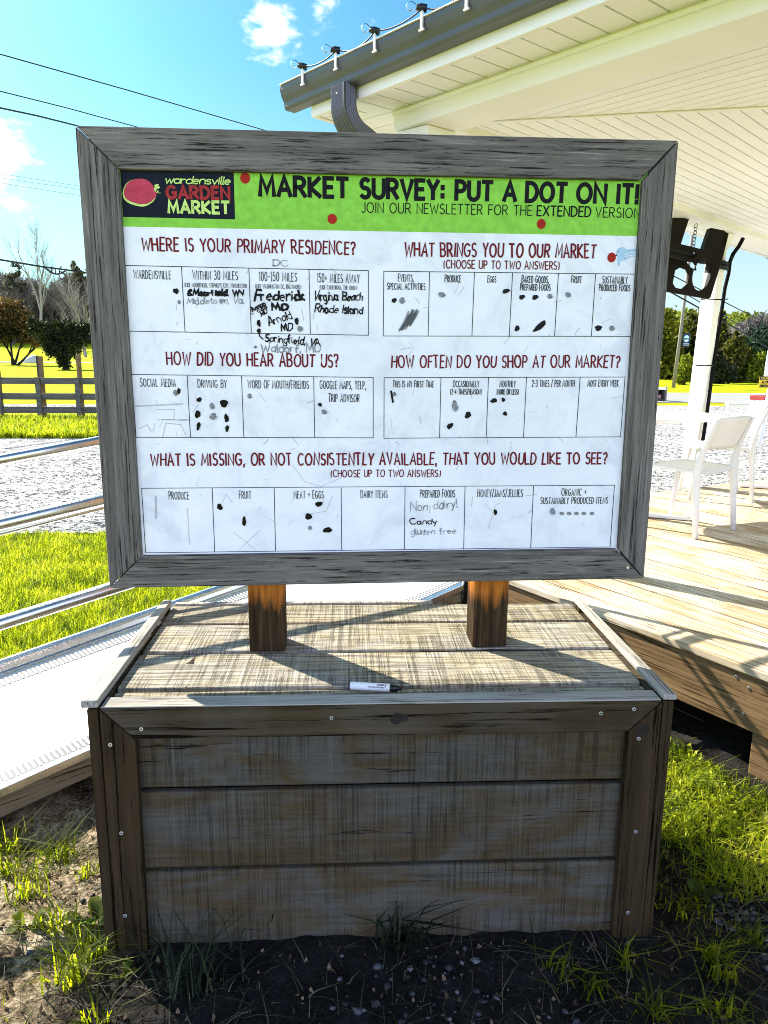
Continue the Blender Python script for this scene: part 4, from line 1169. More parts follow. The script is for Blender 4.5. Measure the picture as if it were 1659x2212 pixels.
def boards(polys, dirv, wd, gap, z, th=.012):
    m = MB(); nv = V(-dirv[1], dirv[0], 0)
    for poly in polys:
        vals = [np.dot(np.array(p_[:2]), nv[:2]) for p_ in poly]; lo, hi = min(vals), max(vals); i = 0
        while lo + i * wd < hi:
            q = clip(poly, nv[:2], lo + (i + 1) * wd - gap); q = clip(q, -nv[:2], -(lo + i * wd)) if len(q) > 2 else q
            i += 1
            if len(q) < 3: continue
            ar = sum(q[k][0] * q[(k + 1) % len(q)][1] - q[(k + 1) % len(q)][0] * q[k][1] for k in range(len(q)))
            if abs(ar) < 1e-4: continue
            m.prism([(p_[0], p_[1], z) for p_ in q], (0, 0, th))
    return m


near_end = -BB * NEARL; far_end = A2 * FARL
sof1 = [RQ(.024, .024, 0), RQ(bw1, bw2, 0), RQ(bw1, bw2, 0) + near_end, RQ(.024, .024, 0) + near_end]
sof2 = [RQ(.024, .024, 0), RQ(.024, .024, 0) + far_end, RQ(bw1, bw2, 0) + far_end, RQ(bw1, bw2, 0)]
obj('soffit', boards([sof1], -N1, .10, .008, ZS + .006), M_cream, porch, 0)
obj('soffit', boards([sof2], A2 * 0 + N2, .125, .006, ZS + .006), M_cream, porch, 0)
ci = RQ(bw1 + be, bw2 + be, 0); mit = unit(V(.96, -.19, 0)); mit = unit(rs((1.892, 1.094, 2.12)) - rs((1.04, 1.317, 2.12))); mit[2] = 0
c1 = [ci, ci + mit * 4.5, ci + mit * 4.5 + near_end * .7, ci + near_end]
c2 = [ci, ci + far_end, ci + mit * 4.5 + far_end * .5, ci + mit * 4.5]
ZC_ = ZS - .035
obj('ceiling', boards([c1], BB, .058, .004, ZC_), M_cream, porch, 0)
obj('ceiling', boards([c2], A2, .066, .0045, ZC_ + .002), M_cream, porch, 0)
m = MB(); m.prism([RQ(.022, .022, ZS + .02), RQ(.022, .022, ZS + .02) + near_end, RQ(.022, .022, ZS + .02) + near_end + far_end, RQ(.022, .022, ZS + .02) + far_end], (0, 0, .01)); obj('ceiling_backing', m, M_cream, porch)
m = MB(); o = ci + V(0, 0, ZC_ - .006); m.obox(o, mit * 4.5, V(-mit[1], mit[0], 0) * .022, V(0, 0, .006)); obj('mitre_strip', m, M_cream, porch, .002)
# beams
ZB_ = ZS - .07
m = MB(); m.prism([RQ(bw1, bw2, ZB_), RQ(bw1, bw2, ZB_) + near_end, RQ(bw1 + be, bw2 + be, ZB_) + near_end, RQ(bw1 + be, bw2 + be, ZB_)], (0, 0, .10)); obj('beam', m, M_white_paint, porch, .003)
m = MB(); m.prism([RQ(bw1 + .001, bw2 + .001, ZB_ + .001), RQ(bw1, bw2, ZB_ + .001) + far_end, RQ(bw1 + be, bw2 + be, ZB_ + .001) + far_end, RQ(bw1 + be, bw2 + be - .001, ZB_ + .001)], (0, 0, .10)); obj('beam', m, M_white_paint, porch, .003)
m = MB(); a = RQ(bw1 - .012, bw2, ZS - .016); m.obox(a, near_end, -N1 * .014, V(0, 0, .014)); obj('beam_trim', m, M_cream, porch, .002)
m = MB(); a = RQ(bw1 + .01, bw2 + .01, ZB_ - .05); m.obox(a, -N1 * .16, -N2 * .16, V(0, 0, .049)); obj('beam_block', m, M_white_paint, porch, .004)


def column(x, y, w, lean=(0, 0)):
    z1 = ZB_; h = z1 - ZD_
    def ring(k, hw): 
        c = V(x + lean[0] * k, y + lean[1] * k, ZD_ + h * k); return [c + A2 * a + BB * b for a, b in ((-hw, -hw), (hw, -hw), (hw, hw), (-hw, hw))]
    m = MB(); lo, hi = ring(0.0, w / 2), ring(1.0, w / 2)
    m.add(lo + hi, [(3, 2, 1, 0), (4, 5, 6, 7), (0, 1, 5, 4), (1, 2, 6, 5), (2, 3, 7, 6), (3, 0, 4, 7)])
    c = obj('column', m, M_white_paint, porch, .006)
    for k0, k1, e0, e1, nm in ((.945, .999, .008, .035, 'capital'), (.0, .05, .02, .012, 'base_block')):
        a, b = ring(k0, w / 2 + e0), ring(k1, w / 2 + e1); m = MB()
        m.add(a + b, [(3, 2, 1, 0), (4, 5, 6, 7), (0, 1, 5, 4), (1, 2, 6, 5), (2, 3, 7, 6), (3, 0, 4, 7)]); obj(nm, m, M_white_paint, c, .004)
    return ring


cring = column(3.235, 4.27, .115, (.07, .03))
column(1.36, 2.30, .115)
# gutter: K-shaped trough along the near eave
tip = rs(atz(604, 185, 2.265)); rel = tip - CN; o_t, al = np.dot(rel, N1), np.dot(rel, BB); zt_ = tip[2]
zb_ = ZS + .040
prof = [(0.002, zb_), (o_t * .62, zb_ + .002), (o_t * .70, zb_ + .012), (o_t * .72, zb_ + .030), (o_t * .88, zb_ + .050), (o_t * .97, zt_ - .018), (o_t * .98, zt_), (o_t * .90, zt_), (o_t * .88, zt_ - .012), (o_t * .68, zb_ + .040), (o_t * .6, zb_ + .010), (.008, zb_ + .008), (.008, zt_ - .004), (.002, zt_ - .004)]
m = MB(); m.prism([CN * (1, 1, 0) + N1 * a + BB * al + V(0, 0, b) for a, b in prof], -BB * (NEARL + al)); gut = obj('gutter', m, M_gutter, porch, .002)
ep = prof[:7] + [(.002, zt_ - .004)]
m = MB(); m.prism([CN * (1, 1, 0) + N1 * a + BB * (al + .0005) + V(0, 0, b) for a, b in ep], BB * .002); obj('end_cap', m, M_gutter, gut, .001)
m = MB(); m.obox(CN * (1, 1, 0) + N1 * (o_t * .90) + BB * al + V(0, 0, zt_ + .0005), -BB * (NEARL + al), N1 * .012, V(0, 0, .003)); obj('gutter_lip', m, M_white_paint, gut, 0)
# downspout
M_spout = plain('dark_grey_spout', (.075, .077, .085), .32, .15, .5, var=.08)


def sweep(mb, path, prof, up0):
    n = len(prof); vs = []; u0 = np.asarray(up0, float)
    for i, q in enumerate(path):
        t = unit(np.asarray(path[min(i + 1, len(path) - 1)]) - np.asarray(path[max(i - 1, 0)])); a = unit(u0 - t * np.dot(u0, t)); b = np.cross(t, a); u0 = a
        vs += [np.asarray(q) + b * x + a * y for x, y in prof]
    f = [(i * n + k, i * n + (k + 1) % n, (i + 1) * n + (k + 1) % n, (i + 1) * n + k) for i in range(len(path) - 1) for k in range(n)]
    f += [tuple(range(n - 1, -1, -1)), tuple(range((len(path) - 1) * n, len(path) * n))]
    mb.add(vs, f); return mb


def pr(P):
    q = np.asarray(P, float) - CAMP; w = np.dot(q, CF); return CX + FPX * np.dot(q, CR) / w, CY + FPX * np.dot(q, CD) / w


bs = min(np.linspace(.0, 1.0, 201), key=lambda b_: abs(pr(CN - BB * b_ + N1 * .04 + V(0, 0, .03))[0] - 745))
d0 = CN - BB * bs + N1 * .045
inn = -N1
def spoutp(k):        # straight drop, then a curved elbow turning under the soffit
    return None
path = [d0 + V(0, 0, .045), d0 + V(0, 0, -.02)]
side_ = unit(-N1 * .80 + -BB * .35)
for i in range(1, 9):
    an = rad(62) * i / 8; path.append(d0 + V(0, 0, -.02) + V(0, 0, -1) * .13 * math.sin(an) + side_ * .13 * (1 - math.cos(an)))
e_ = path[-1]; dv = unit(path[-1] - path[-2]); path += [e_ + dv * .05, e_ + dv * .36]
pf = []
hw, hd = .042, .03
for (xa, ya, xb, yb) in ((-hw, -hd, hw, -hd), (hw, -hd, hw, hd), (hw, hd, -hw, hd), (-hw, hd, -hw, -hd)):
    for k in range(10):
        t_ = k / 10; x = xa + (xb - xa) * t_; y = ya + (yb - ya) * t_; dp = .0045 if 1 <= k <= 8 and k % 2 == 0 else 0
        nx, ny = (0, -1) if ya == yb and ya < 0 else (0, 1) if ya == yb else ((1, 0) if xa > 0 else (-1, 0))
        pf.append((x - nx * dp, y - ny * dp))
m = sweep(MB(), path, pf, N1); sp = obj('downspout', m, M_spout, porch)
m = MB(); q = e_ + dv * .05; sweep(m, [q, q + dv * .012], [(x * 1.06, y * 1.06) for x, y in pf], N1); obj('joint_band', m, M_spout, sp)
q_ = e_ + dv * .08 - dv * 0
m = MB(); sd = unit(np.cross(dv, N1)); m.ball(e_ + dv * .03 + sd * (hw + .001), .005); m.ball(e_ + dv * .03 - sd * (hw + .001), .005); obj('rivet', m, M_screw, sp)
m = MB(); m.ball(d0 + N1 * (hd + .001) + V(0, 0, .012), .004); obj('rivet', m, M_screw, sp)

# string lights clipped to the gutter
def thin_glass():
    t = NT('clear_bulb_glass', .03, 0, .5); tr = t.n.new('ShaderNodeBsdfTransparent'); gl = t.n.new('ShaderNodeBsdfGlossy'); gl.inputs['Roughness'].default_value = .03
    fr_ = t.n.new('ShaderNodeFresnel'); fr_.inputs['IOR'].default_value = 1.25; mx = t.n.new('ShaderNodeMixShader')
    t.L(fr_.outputs[0], mx.inputs[0]); t.L(tr.outputs[0], mx.inputs[1]); t.L(gl.outputs[0], mx.inputs[2]); t.L(mx.outputs[0], t.n['Material Output'].inputs['Surface']); return t.m


M_glass = thin_glass()
M_clip = plain('white_clip', (.8, .8, .8), .4)
bz = []
for u in (655, 728, 812, 914, 1010):
    b_ = min(np.linspace(-.2, 1.6, 400), key=lambda k: abs(pr(CN - BB * k + N1 * o_t + V(0, 0, zt_ - ZS))[0] - u)); bz.append(b_)
string = thing('string_light', 'string of clear bulbs in black sockets clipped along the dark gutter', 'string light', CN - BB * bz[1] + N1 * o_t + V(0, 0, zt_ - ZS))
tipP = lambda b_, o=0., z=0.: V(CN[0], CN[1], zt_ + z) - BB * b_ + N1 * (o_t + o)
pth = []
for i in range(len(bz)):
    pth.append(tipP(bz[i], .0, .030))
    if i < len(bz) - 1:
        for k in range(1, 8):
            t_ = k / 8; pth.append(tipP(bz[i] * (1 - t_) + bz[i + 1] * t_, .0, .030 - .05 * t_ * (1 - t_) * 4 * (.35 + .2 * (i % 2))))
for k in range(1, 12): pth.append(tipP(bz[-1] + .1 * k, 0, .03 - .012 * math.sin(k)))
m = MB(); m.tube(pth, .0028, 6); obj('cord', m, plain('blue_black_cord', (.01, .02, .06), .5), string)
for i, b_ in enumerate(bz):
    c = tipP(b_, .0, .028); ax = unit(V(-.85, .25, .30) if i % 2 == 0 else V(-.9, 0, .1))
    m = MB(); m.tube([c + ax * -.012, c + ax * .012, c + ax * .014, c + ax * .022], [.0125, .0125, .010, .010], 12); k_ = obj('socket', m, M_black, string)
    m = MB(); q = [c + ax * (.022 + .036 * t_) for t_ in np.linspace(0, 1, 9)]; m.tube(q, [.007, .009, .012, .014, .015, .0145, .012, .008, .002], 12); obj('bulb', m, M_glass, k_)
    m = MB(); m.obox(tipP(b_, .002, -.035) - BB * .004, BB * .010, N1 * .006, V(0, 0, .062)); m.obox(tipP(b_, .002, -.041) - BB * .010, BB * .022, N1 * .0065, V(0, 0, .006)); obj('clip', m, M_clip, string)

# black cable on the column, and the cable bundle running off to the sign
cp = [(1605, 515), (1596, 532), (1584, 548), (1577, 565), (1574, 590), (1566, 622), (1556, 690), (1545, 760), (1534, 842), (1527, 893), (1520, 940), (1513, 985), (1506, 1030)]
dz = np.linspace(5.55, 5.83, len(cp)); m = MB(); m.tube([atd(u, v, 5.3 if i < 3 else 5.66 + .012 * i) for i, (u, v) in enumerate(cp)], .014, 10)
tag(obj('black_cable', m, M_cable), 'thick black cable strapped down the right side of the white column', 'cable')
m = MB()
for k, (a, b) in enumerate(((540, 535), (549, 545))):
    m.tube([atd(1380, a - 20, 4.5), atd(1440, a, 4.75), atd(1490, (a + b) / 2 + 14, 4.98), atd(1530, b + 22, 5.25), atd(1562, b + 32, 5.55), atd(1571, b + 35, 5.66)], .016, 8)
tag(obj('cable_bundle', m, M_cable), 'bundle of black cables sagging across the cut-out letter sign to the column', 'cable')
for v_, u0, u1 in ((646, 1530, 1572), (789, 1503, 1541), (511, 1543, 1580)):
    m = MB(); m.tube([atd(u0, v_, 5.55), atd((u0 + u1) / 2, v_ + 1, 5.5), atd(u1, v_, 5.58)], .0045, 6)
    tag(obj('cable_tie', m, M_cable), {646: 'thin black tie round the white column just below the letter sign', 789: 'thin black tie low on the white column, above the chairs', 511: 'thin black tie at the top of the white column under its capital'}[v_], 'cable tie', 'ties round the column')

# ================================================================== CUT-OUT LETTER SIGN
hang = thing('letter_sign', 'dark rusty metal sign with cut-out letters hanging by a chain from the porch', 'hanging sign', atd(1500, 640, 5.02))
c00, c10, c01 = atd(1400, 622, 4.98), atd(1529, 646, 5.06), atd(1424, 516, 4.94)
hx, hy = c10 - c00, c01 - c00; hn = unit(np.cross(hx, hy)); hn = -hn if np.dot(hn, CF) > 0 else hn


def hs(a, b): return tuple(c00 + hx * a + hy * b)


def plate_with_holes(name, outer, holes, mat, parent, th):
    cu = bpy.data.curves.new(name, 'CURVE'); cu.dimensions = '2D'; cu.fill_mode = 'BOTH'; cu.extrude = th / 2
    lx, ly = np.linalg.norm(hx), np.linalg.norm(hy)
    for loop in [outer] + holes:
        sp_ = cu.splines.new('POLY'); sp_.points.add(len(loop) - 1); sp_.use_cyclic_u = True
        for q, p_ in zip(sp_.points, loop): q.co = (p_[0], p_[1], 0, 1)
    tmp = bpy.data.objects.new(name, cu); COL.objects.link(tmp); dg = bpy.context.evaluated_depsgraph_get(); dg.update()
    me = bpy.data.meshes.new_from_object(tmp.evaluated_get(dg)); bpy.data.objects.remove(tmp)
    vs = [np.array(c00 + hx * v.co.x + hy * v.co.y + hn * v.co.z) - root_loc(parent) for v in me.vertices]
    for v, q in zip(me.vertices, vs): v.co = q
    me.materials.clear(); me.materials.append(mat); me.update()
    o = bpy.data.objects.new(name, me); COL.objects.link(o); o.parent = parent; return o


oval = [(.80 + .145 * math.cos(t_) , .46 + .33 * math.sin(t_)) for t_ in np.linspace(0, 2 * math.pi, 28, endpoint=False)]
sw = [(.62 + .15 * math.cos(t_), .72 + .15 * math.sin(t_)) for t_ in np.linspace(rad(20), rad(265), 12)] + [(.53 + .17 * math.cos(t_), .31 + .19 * math.sin(t_)) for t_ in np.linspace(rad(80), rad(-160), 12)]
S_up = [(.50, .74), (.60, .88), (.66, .84), (.60, .70), (.68, .60), (.70, .52), (.60, .56), (.52, .64)]
S_lo = [(.36, .44), (.43, .52), (.53, .50), (.60, .38), (.60, .22), (.53, .10), (.43, .10), (.37, .18)]
plate_with_holes('letter_plate', [(-.35, -.02), (1.0, 0), (1.03, .93), (.55, .97), (-.35, 1.0)], [oval, S_up, S_lo], M_rust, hang, .012)
m = MB(); m.prism([hs(.90, .55), hs(1.03, .57), hs(1.02, 1.42), hs(.78, 1.42), hs(.74, .95), hs(.9, .93)], -hn * .05); obj('side_plate', m, M_rust, hang, .002)
m = MB(); m.prism([hs(1.0, .0), hs(1.03, .95), hs(1.03, 1.40), hs(1.09, 1.38), hs(1.09, .9), hs(1.04, .04)], -hn * .09); obj('side_plate', m, M_rust, hang, .002)
m = MB(); m.prism([hs(.10, .9), hs(.36, .93), hs(.40, 1.5), hs(.16, 1.5)], -hn * .05); obj('side_plate', m, M_rust, hang, .002)
ct, cb = atd(1504, 484, 5.02), atd(1497, 536, 5.0)
for i in range(7):
    c = ct + (cb - ct) * (i + .5) / 7; ax = unit(cb - ct); sd = unit(np.cross(ax, CF if i % 2 else unit(CF + CR))); m = MB()
    h_ = np.linalg.norm(cb - ct) / 7 * .62
    m.tube([c + ax * h_ * math.sin(t_) + sd * .010 * math.cos(t_) for t_ in np.linspace(0, 2 * math.pi, 13)], .0028, 6, False); obj('chain_link', m, M_chain, hang)

# ================================================================== PORCH FURNITURE
FZ = ZD_ + .001


def lounge_chair(loc, rz, label):
    t = thing('porch_chair', label, 'chair', (0, 0, 0), 'white plastic chairs on the deck')
    sw_, sdp, sh = .185, .19, .385

    def seat(u, v):
        x = (u - .5) * 2; y = (v - .5) * 2
        wd = sw_ * (1 - .05 * y) * (1 - .08 * abs(x) ** 6 * abs(y) ** 6)
        return (x * wd, y * sdp, sh - .012 * (1 - x * x) * (1 - .4 * y) - .03 * max(0, y - .6) ** 2 * 2)
    m = MB(); m.grid(seat, 12, 12); s_ = obj('seat', m, M_white_plastic, t)
    k = s_.modifiers.new('thick', 'SOLIDIFY'); k.thickness = .018; k.offset = -1

    def back(u, v):
        x = (u - .5) * 2; z = .505 + .185 * v
        hw_ = .172 + .012 * v - .03 * (1 - v) ** 3 * abs(x) ** 3
        return (x * hw_, -sdp - .022 - .075 * (v * .9 + .1) + .03 * x * x - .035 * (1 - x * x) * .6, z - .012 * x * x * v)
    m = MB(); m.grid(back, 14, 8); b = obj('backrest', m, M_white_plastic, t)
    k = b.modifiers.new('thick', 'SOLIDIFY'); k.thickness = .016; k.offset = 0
    for sx_ in (-1, 1):
        m = MB(); m.tube([(sx_ * .195, -sdp - .03, 0), (sx_ * .190, -sdp - .012, .2), (sx_ * .184, -sdp + .004, .37), (sx_ * .178, -sdp - .004, .44), (sx_ * .174, -sdp - .028, .53), (sx_ * .180, -sdp - .072, .64), (sx_ * .182, -sdp - .088, .678)],
                         [.017, .019, .022, .021, .018, .014, .011], 10, ry=[.014, .017, .024, .022, .016, .012, .009]); obj('leg', m, M_white_plastic, t)
        m = MB(); m.tube([(sx_ * .182, sdp + .005, 0), (sx_ * .172, sdp - .02, .2), (sx_ * .158, sdp - .05, .375)], [.012, .015, .019], 10); obj('leg', m, M_white_plastic, t)
    t.location = loc; t.rotation_euler = (0, 0, rz); return t


fd = unit(V(-.54, .84, 0)); c1_ = (V(2.505, 2.567, 0) + V(2.816, 2.767, 0)) / 2 + fd * .21
ch = lounge_chair((c1_[0], c1_[1], FZ), math.atan2(-fd[0], fd[1]), 'white plastic chair nearest to the sign, back turned, on the sunlit deck')
fd = unit(V(-.97, .22, 0)); c2_ = V(3.43, 3.80, 0) + fd * .21
copy_tree(ch, 'white plastic chair partly cut off by the right edge, beside the far table', (c2_[0], c2_[1], FZ), math.atan2(-fd[0], fd[1]))


def table(loc, rz, label):
    t = thing('porch_table', label, 'table', loc, 'white pedestal tables on the deck'); x, y, z = loc
    m = MB(); n = 40; hw_ = .375; ring_ = []
    for i in range(n):
        a = 2 * math.pi * i / n + rz; c, s_ = math.cos(2 * math.pi * i / n), math.sin(2 * math.pi * i / n)
        q = hw_ * 1.12 / (abs(c) ** 4.5 + abs(s_) ** 4.5) ** (1 / 4.5); q = min(q, hw_ * 1.28)
        ring_.append((x + q * math.cos(a), y + q * math.sin(a), z + .635))
    m.prism(ring_, (0, 0, .022)); obj('tabletop', m, M_table, t, .005)
    m = MB(); m.tube([(x, y, z + .03), (x, y, z + .62)], .026, 14); obj('pedestal', m, M_table, t)
    m = MB(); m.tube([(x, y, z + .60), (x, y, z + .634)], [.05, .15], 14); obj('pedestal_head', m, M_table, t)
    for k in range(4):
        a = rz + math.pi / 4 + k * math.pi / 2; d_ = V(math.cos(a), math.sin(a), 0); e_ = V(-math.sin(a), math.cos(a), 0)
        m = MB(); o = V(x, y, z + .002) - e_ * .025; m.obox(o + d_ * .02, d_ * .30, e_ * .05, V(0, 0, .022)); m.obox(o + d_ * .27, d_ * .05, e_ * .05, V(0, 0, .028)) if False else None
        obj('foot', m, M_table, t, .006)
    return t


table((2.40, 3.16, FZ), .35, 'white pedestal table half hidden by the sign frame, in front of the nearest chair')
table((3.92, 4.10, FZ), .35, 'white pedestal table at the right edge of the deck beside the cut-off chair')

# ================================================================== FENCE
fence = thing('rail_fence', 'three-rail timber fence with tall posts beyond the gravel drive on the left', 'fence', (-7, 15.1, -.12))
fx = [-12.6, -11.8, -11.0, -10.1, -9.3, -8.5, -7.66, -6.83, -6.0, -5.18, -4.36, -3.5, -2.7]
M_fence_lit = wood('lit_fence_post', (.10, .065, .03), (.30, .20, .10), 2, .6, .5)  # lit copy of the fence timber, warm sun tone put into the colour
for i, x in enumerate(fx):
    y = 15.05 + .12 * math.sin(i * 1.7); m = MB(); m.box(x - .043, x + .043, y - .04, y + .04, -.2, 1.19 + .03 * math.sin(i * 2.3)); obj('post', m, M_fence_lit, fence, .006)
for z0 in (.60, .275, -.01):
    for i in range(0, len(fx) - 1, 3):
        m = MB(); m.box(fx[i] + .002, fx[min(i + 3, len(fx) - 1)] - .002, 14.93 + .012 * (i % 2), 14.965 + .012 * (i % 2), z0, z0 + .135); obj('rail', m, M_fence, fence, .006)
    for i in range(1, 12):
        if z0 == .6: m = MB(); m.box(fx[i] - .05, fx[i] + .05, 14.885, 14.925, -.16, .745); obj('batten', m, M_fence, fence, .006)
m = MB(); m.box(-6.09, -6.05, 15.16, 15.20, -.14, 1.19); tag(obj('dark_post', m, M_black), 'slim black post standing directly behind a fence post', 'post')

# ================================================================== WIRES
def wire(label, pts, r, cat='wire', group='overhead wires'):
    m = MB(); P = [atd(*q) for q in pts]; a, b = P[0] + (P[0] - P[1]) * 2.5, P[-1] + (P[-1] - P[-2]) * 2.5
    m.tube([a] + P + [b], r, 6); return tag(obj('overhead_wire', m, M_wire), label, cat, group)


wire('uppermost of the black overhead wires in the blue sky, top left', [(0, 117, 15), (280, 196, 18), (560, 278, 21)], .0125)
wire('middle of three black overhead wires left of the sign', [(0, 197, 15), (140, 232, 17), (280, 270, 19)], .0115)
wire('lowest and thickest of three black overhead wires meeting the sign corner', [(0, 233, 15), (80, 250, 16.5), (160, 270, 18)], .018)
wd_ = wire('black overhead wire with a coiled splice in front of bare trees', [(0, 561, 16), (90, 576, 17), (181, 588, 18)], .02)
m = MB(); q0, q1 = atd(97, 578, 17.05), atd(141, 585, 17.4); ax = q1 - q0
m.tube([q0 + ax * t_ + V(0, 0, -.105 * math.sin(math.pi * t_)) for t_ in np.linspace(0, 1, 12)], .02, 6)
for t_ in (.3, .5, .7): m.tube([q0 + ax * t_, q0 + ax * t_ + V(0, 0, -.10 * math.sin(math.pi * t_))], .012, 6)
tag(obj('cable_loop', m, M_wire), 'bow-shaped cable loop lashed under a wire in front of bare trees', 'cable loop')
M_faintwire = plain('thin_pale_wire', (.30, .36, .42), .6)
for i, (v0, v1, lb) in enumerate(((375, 402, 'uppermost faint'), (384, 409, 'middle faint'), (395, 422, 'lowest faint'))):
    o = wire(lb + ' thin wire in the pale sky left of the sign', [(0, v0, 60), (85, (v0 + v1) / 2, 64), (170, v1, 68)], .020); o.data.materials[0] = M_faintwire
wire('upper of the black wires crossing the sky right of the column', [(1570, 655, 20), (1615, 678, 21), (1659, 700, 22)], .012)
wire('middle black wire crossing the sky right of the column', [(1563, 682, 20), (1615, 712, 21), (1659, 737, 22)], .011)
wire('lowest black wire crossing in front of the hill right of the column', [(1560, 693, 20), (1612, 722, 21), (1659, 752, 22)], .018)

# ================================================================== VEGETATION
def place(u, y):
    d = ray(u, 762); x = CAMP[0] + d[0] / d[1] * (y - CAMP[1]); return x, y, ground_z(x, y)


def zat(u, v, y):
    d = ray(u, v); return CAMP[2] + d[2] / d[1] * (y - CAMP[1])


def cards(P, size, aspect=1.6, seed=0, upbias=0.0):
    r = np.random.default_rng(seed); n = len(P)
    a = r.normal(size=(n, 3)); a[:, 2] += upbias * np.sign(a[:, 2] + 1e-9); a /= np.linalg.norm(a, axis=1)[:, None]
    b = r.normal(size=(n, 3)); b -= a * (a * b).sum(1)[:, None]; b /= np.linalg.norm(b, axis=1)[:, None]
    s = (size * (.6 + .8 * r.random(n)))[:, None]
    A, B = a * s * aspect * .5, b * s * .5
    v = np.stack([P - A, P + B * .9 - A * .1, P + A, P - B * .9 - A * .1], 1).reshape(-1, 3)
    return v, np.arange(n * 4).reshape(n, 4)


def blobs_points(blobs, n, seed, shell=.55):
    """points clustered in uneven clumps inside ellipsoids (cx,cy,cz,rx,ry,rz)"""
    r = np.random.default_rng(seed); out = []
    vol = np.array([b[3] * b[4] * b[5] for b in blobs]) ** .7; cnt = (n * vol / vol.sum()).astype(int)
    for b, c in zip(blobs, cnt):
        k = max(5, c // 28); d = r.normal(size=(k, 3)); d /= np.linalg.norm(d, axis=1)[:, None]
        cl = d * (shell + (1 - shell) * r.random((k, 1))) ** .8 * np.array(b[3:6]) * (.78 + .36 * r.random((k, 1)))
        idx = r.integers(0, k, c); sp = min(b[3:6]) * .20
        out.append(np.array(b[:3]) + cl[idx] + r.normal(size=(c, 3)) * sp * (.5 + r.random((k, 1))[idx]))
    return np.concatenate(out)


L_olive = leaf_mat('olive_leaves', (.04, .048, .006), (.14, .15, .012), (.30, .27, .02), .5, .45, ((.08, .10, .006), (.30, .32, .012), (.55, .48, .03)))
L_rust = leaf_mat('rusty_leaves', (.05, .04, .012), (.16, .085, .03), (.26, .14, .05), .5)
L_dark = leaf_mat('dark_evergreen_leaves', (.006, .010, .004), (.018, .026, .008), (.05, .06, .012), .6, .15)
L_bright = leaf_mat('bright_green_leaves', (.05, .075, .008), (.16, .20, .012), (.30, .32, .02), .8)
L_spruce = leaf_mat('mid_green_leaves', (.010, .014, .004), (.055, .062, .010), (.17, .165, .018), .5, .3, ((.02, .03, .004), (.14, .15, .01), (.36, .33, .02)))
L_cedar_hazed = leaf_mat('hazed_grey_green_cedar', (.02, .024, .012), (.075, .08, .042), (.16, .15, .09), .4, .25)  # evergreen paled and greyed, distance haze put into the colour
L_blue = leaf_mat('blue_green_leaves', (.012, .03, .02), (.03, .06, .038), (.06, .10, .06), .5, .2)
L_twig = leaf_mat('grey_twigs', (.07, .06, .055), (.17, .15, .14), (.32, .28, .26), .15, .2)  # twig grey raised to stand in for distance haze
L_wood = leaf_mat('hillside_leaves', (.05, .075, .012), (.18, .23, .025), (.36, .40, .05), .12, .4)
M_bark = wood('grey_bark', (.03, .026, .022), (.12, .105, .09), 2, .5, .6)
M_bark_mid = wood('mid_grey_bark', (.06, .052, .046), (.24, .21, .19), 2, .5, .4)
M_bark_pale = wood('pale_bark', (.12, .11, .10), (.5, .47, .43), 2, .5, .4)
M_bark_dark = wood('dark_bark', (.008, .006, .005), (.03, .024, .018), 2, .5, .6)


def leafy_tree(name, label, cat, base, blobs, n, leaf, mat, seed, trunk_r=.12, bark=None, stems=1, group=None, shell=.5, aspect=1.6):
    t = thing(name, label, cat, base, group); x, y, z = base; r = random.Random(seed); m = MB()
    for k in range(stems):
        b = blobs[k % len(blobs)]; top = V(b[0] + r.uniform(-.2, .2) * b[3], b[1], b[2] + .2 * b[5]); o = V(x + (k - (stems - 1) / 2) * trunk_r * 1.1, y, z - .05)
        mid = o * .55 + top * .45 + V(r.uniform(-.1, .1), 0, 0) * b[3]
        m.tube([o, (o + mid) / 2 + V(r.uniform(-.04, .04), 0, 0), mid, top], [trunk_r, trunk_r * .8, trunk_r * .6, trunk_r * .2], 7)
        for j in range(7):
            e = V(b[0] + r.uniform(-.8, .8) * b[3], b[1] + r.uniform(-.8, .8) * b[4], b[2] + r.uniform(-.5, .8) * b[5]); m.tube([mid, (mid + e) / 2 + V(0, 0, .05 * b[5]), e], [trunk_r * .4, trunk_r * .22, trunk_r * .06], 5)
    obj('trunk', m, bark or M_bark_dark, t)
    P = blobs_points(blobs, n, seed, shell); v, f = cards(P, leaf, aspect, seed + 1); raw_obj('crown', v, f, mat, t); return t


def bare_tree(label, base, h, seed, bark, r0=.16, spread=.5, levels=5, lean=(0, 0), group='bare trees behind the left lawn', kids=(3, 4)):
    t = thing('bare_tree', label, 'tree', base, group); r = random.Random(seed); tr = MB(); br = MB()

    def grow(p, d, ln, ra, lev, mb):
        n = 4; pts = [p]; q = p; dd = d
        for i in range(n):
            dd = unit(dd + V(r.uniform(-.16, .16), r.uniform(-.16, .16), r.uniform(-.03, .10))); q = q + dd * ln / n; pts.append(q)
        mb.tube(pts, [ra * (1 - .55 * i / n) for i in range(n + 1)], 6 if lev < 2 else 4 if lev < 3 else 3, False)
        if lev >= levels: return
        for k in range(r.randint(*kids) + (1 if lev == 0 else 0)):
            i = r.randint(1 if lev else 2, n); an = r.uniform(0, 6.28); sp = spread * r.uniform(.6, 1.3)
            nd = unit(dd + V(math.cos(an), math.sin(an), 0) * sp + V(0, 0, .12)); grow(pts[i], nd, ln * r.uniform(.5, .74), max(.006, ra * .5), lev + 1, br)
        if lev < levels: grow(pts[-1], unit(dd + V(r.uniform(-.2, .2), r.uniform(-.2, .2), .05)), ln * .66, ra * .45, lev + 1, br)
    grow(V(*base) - V(0, 0, .1), unit(V(lean[0], lean[1], 1)), h * .36, r0, 0, tr)
    obj('trunk', tr, bark, t); obj('branches', br, bark, t); return t


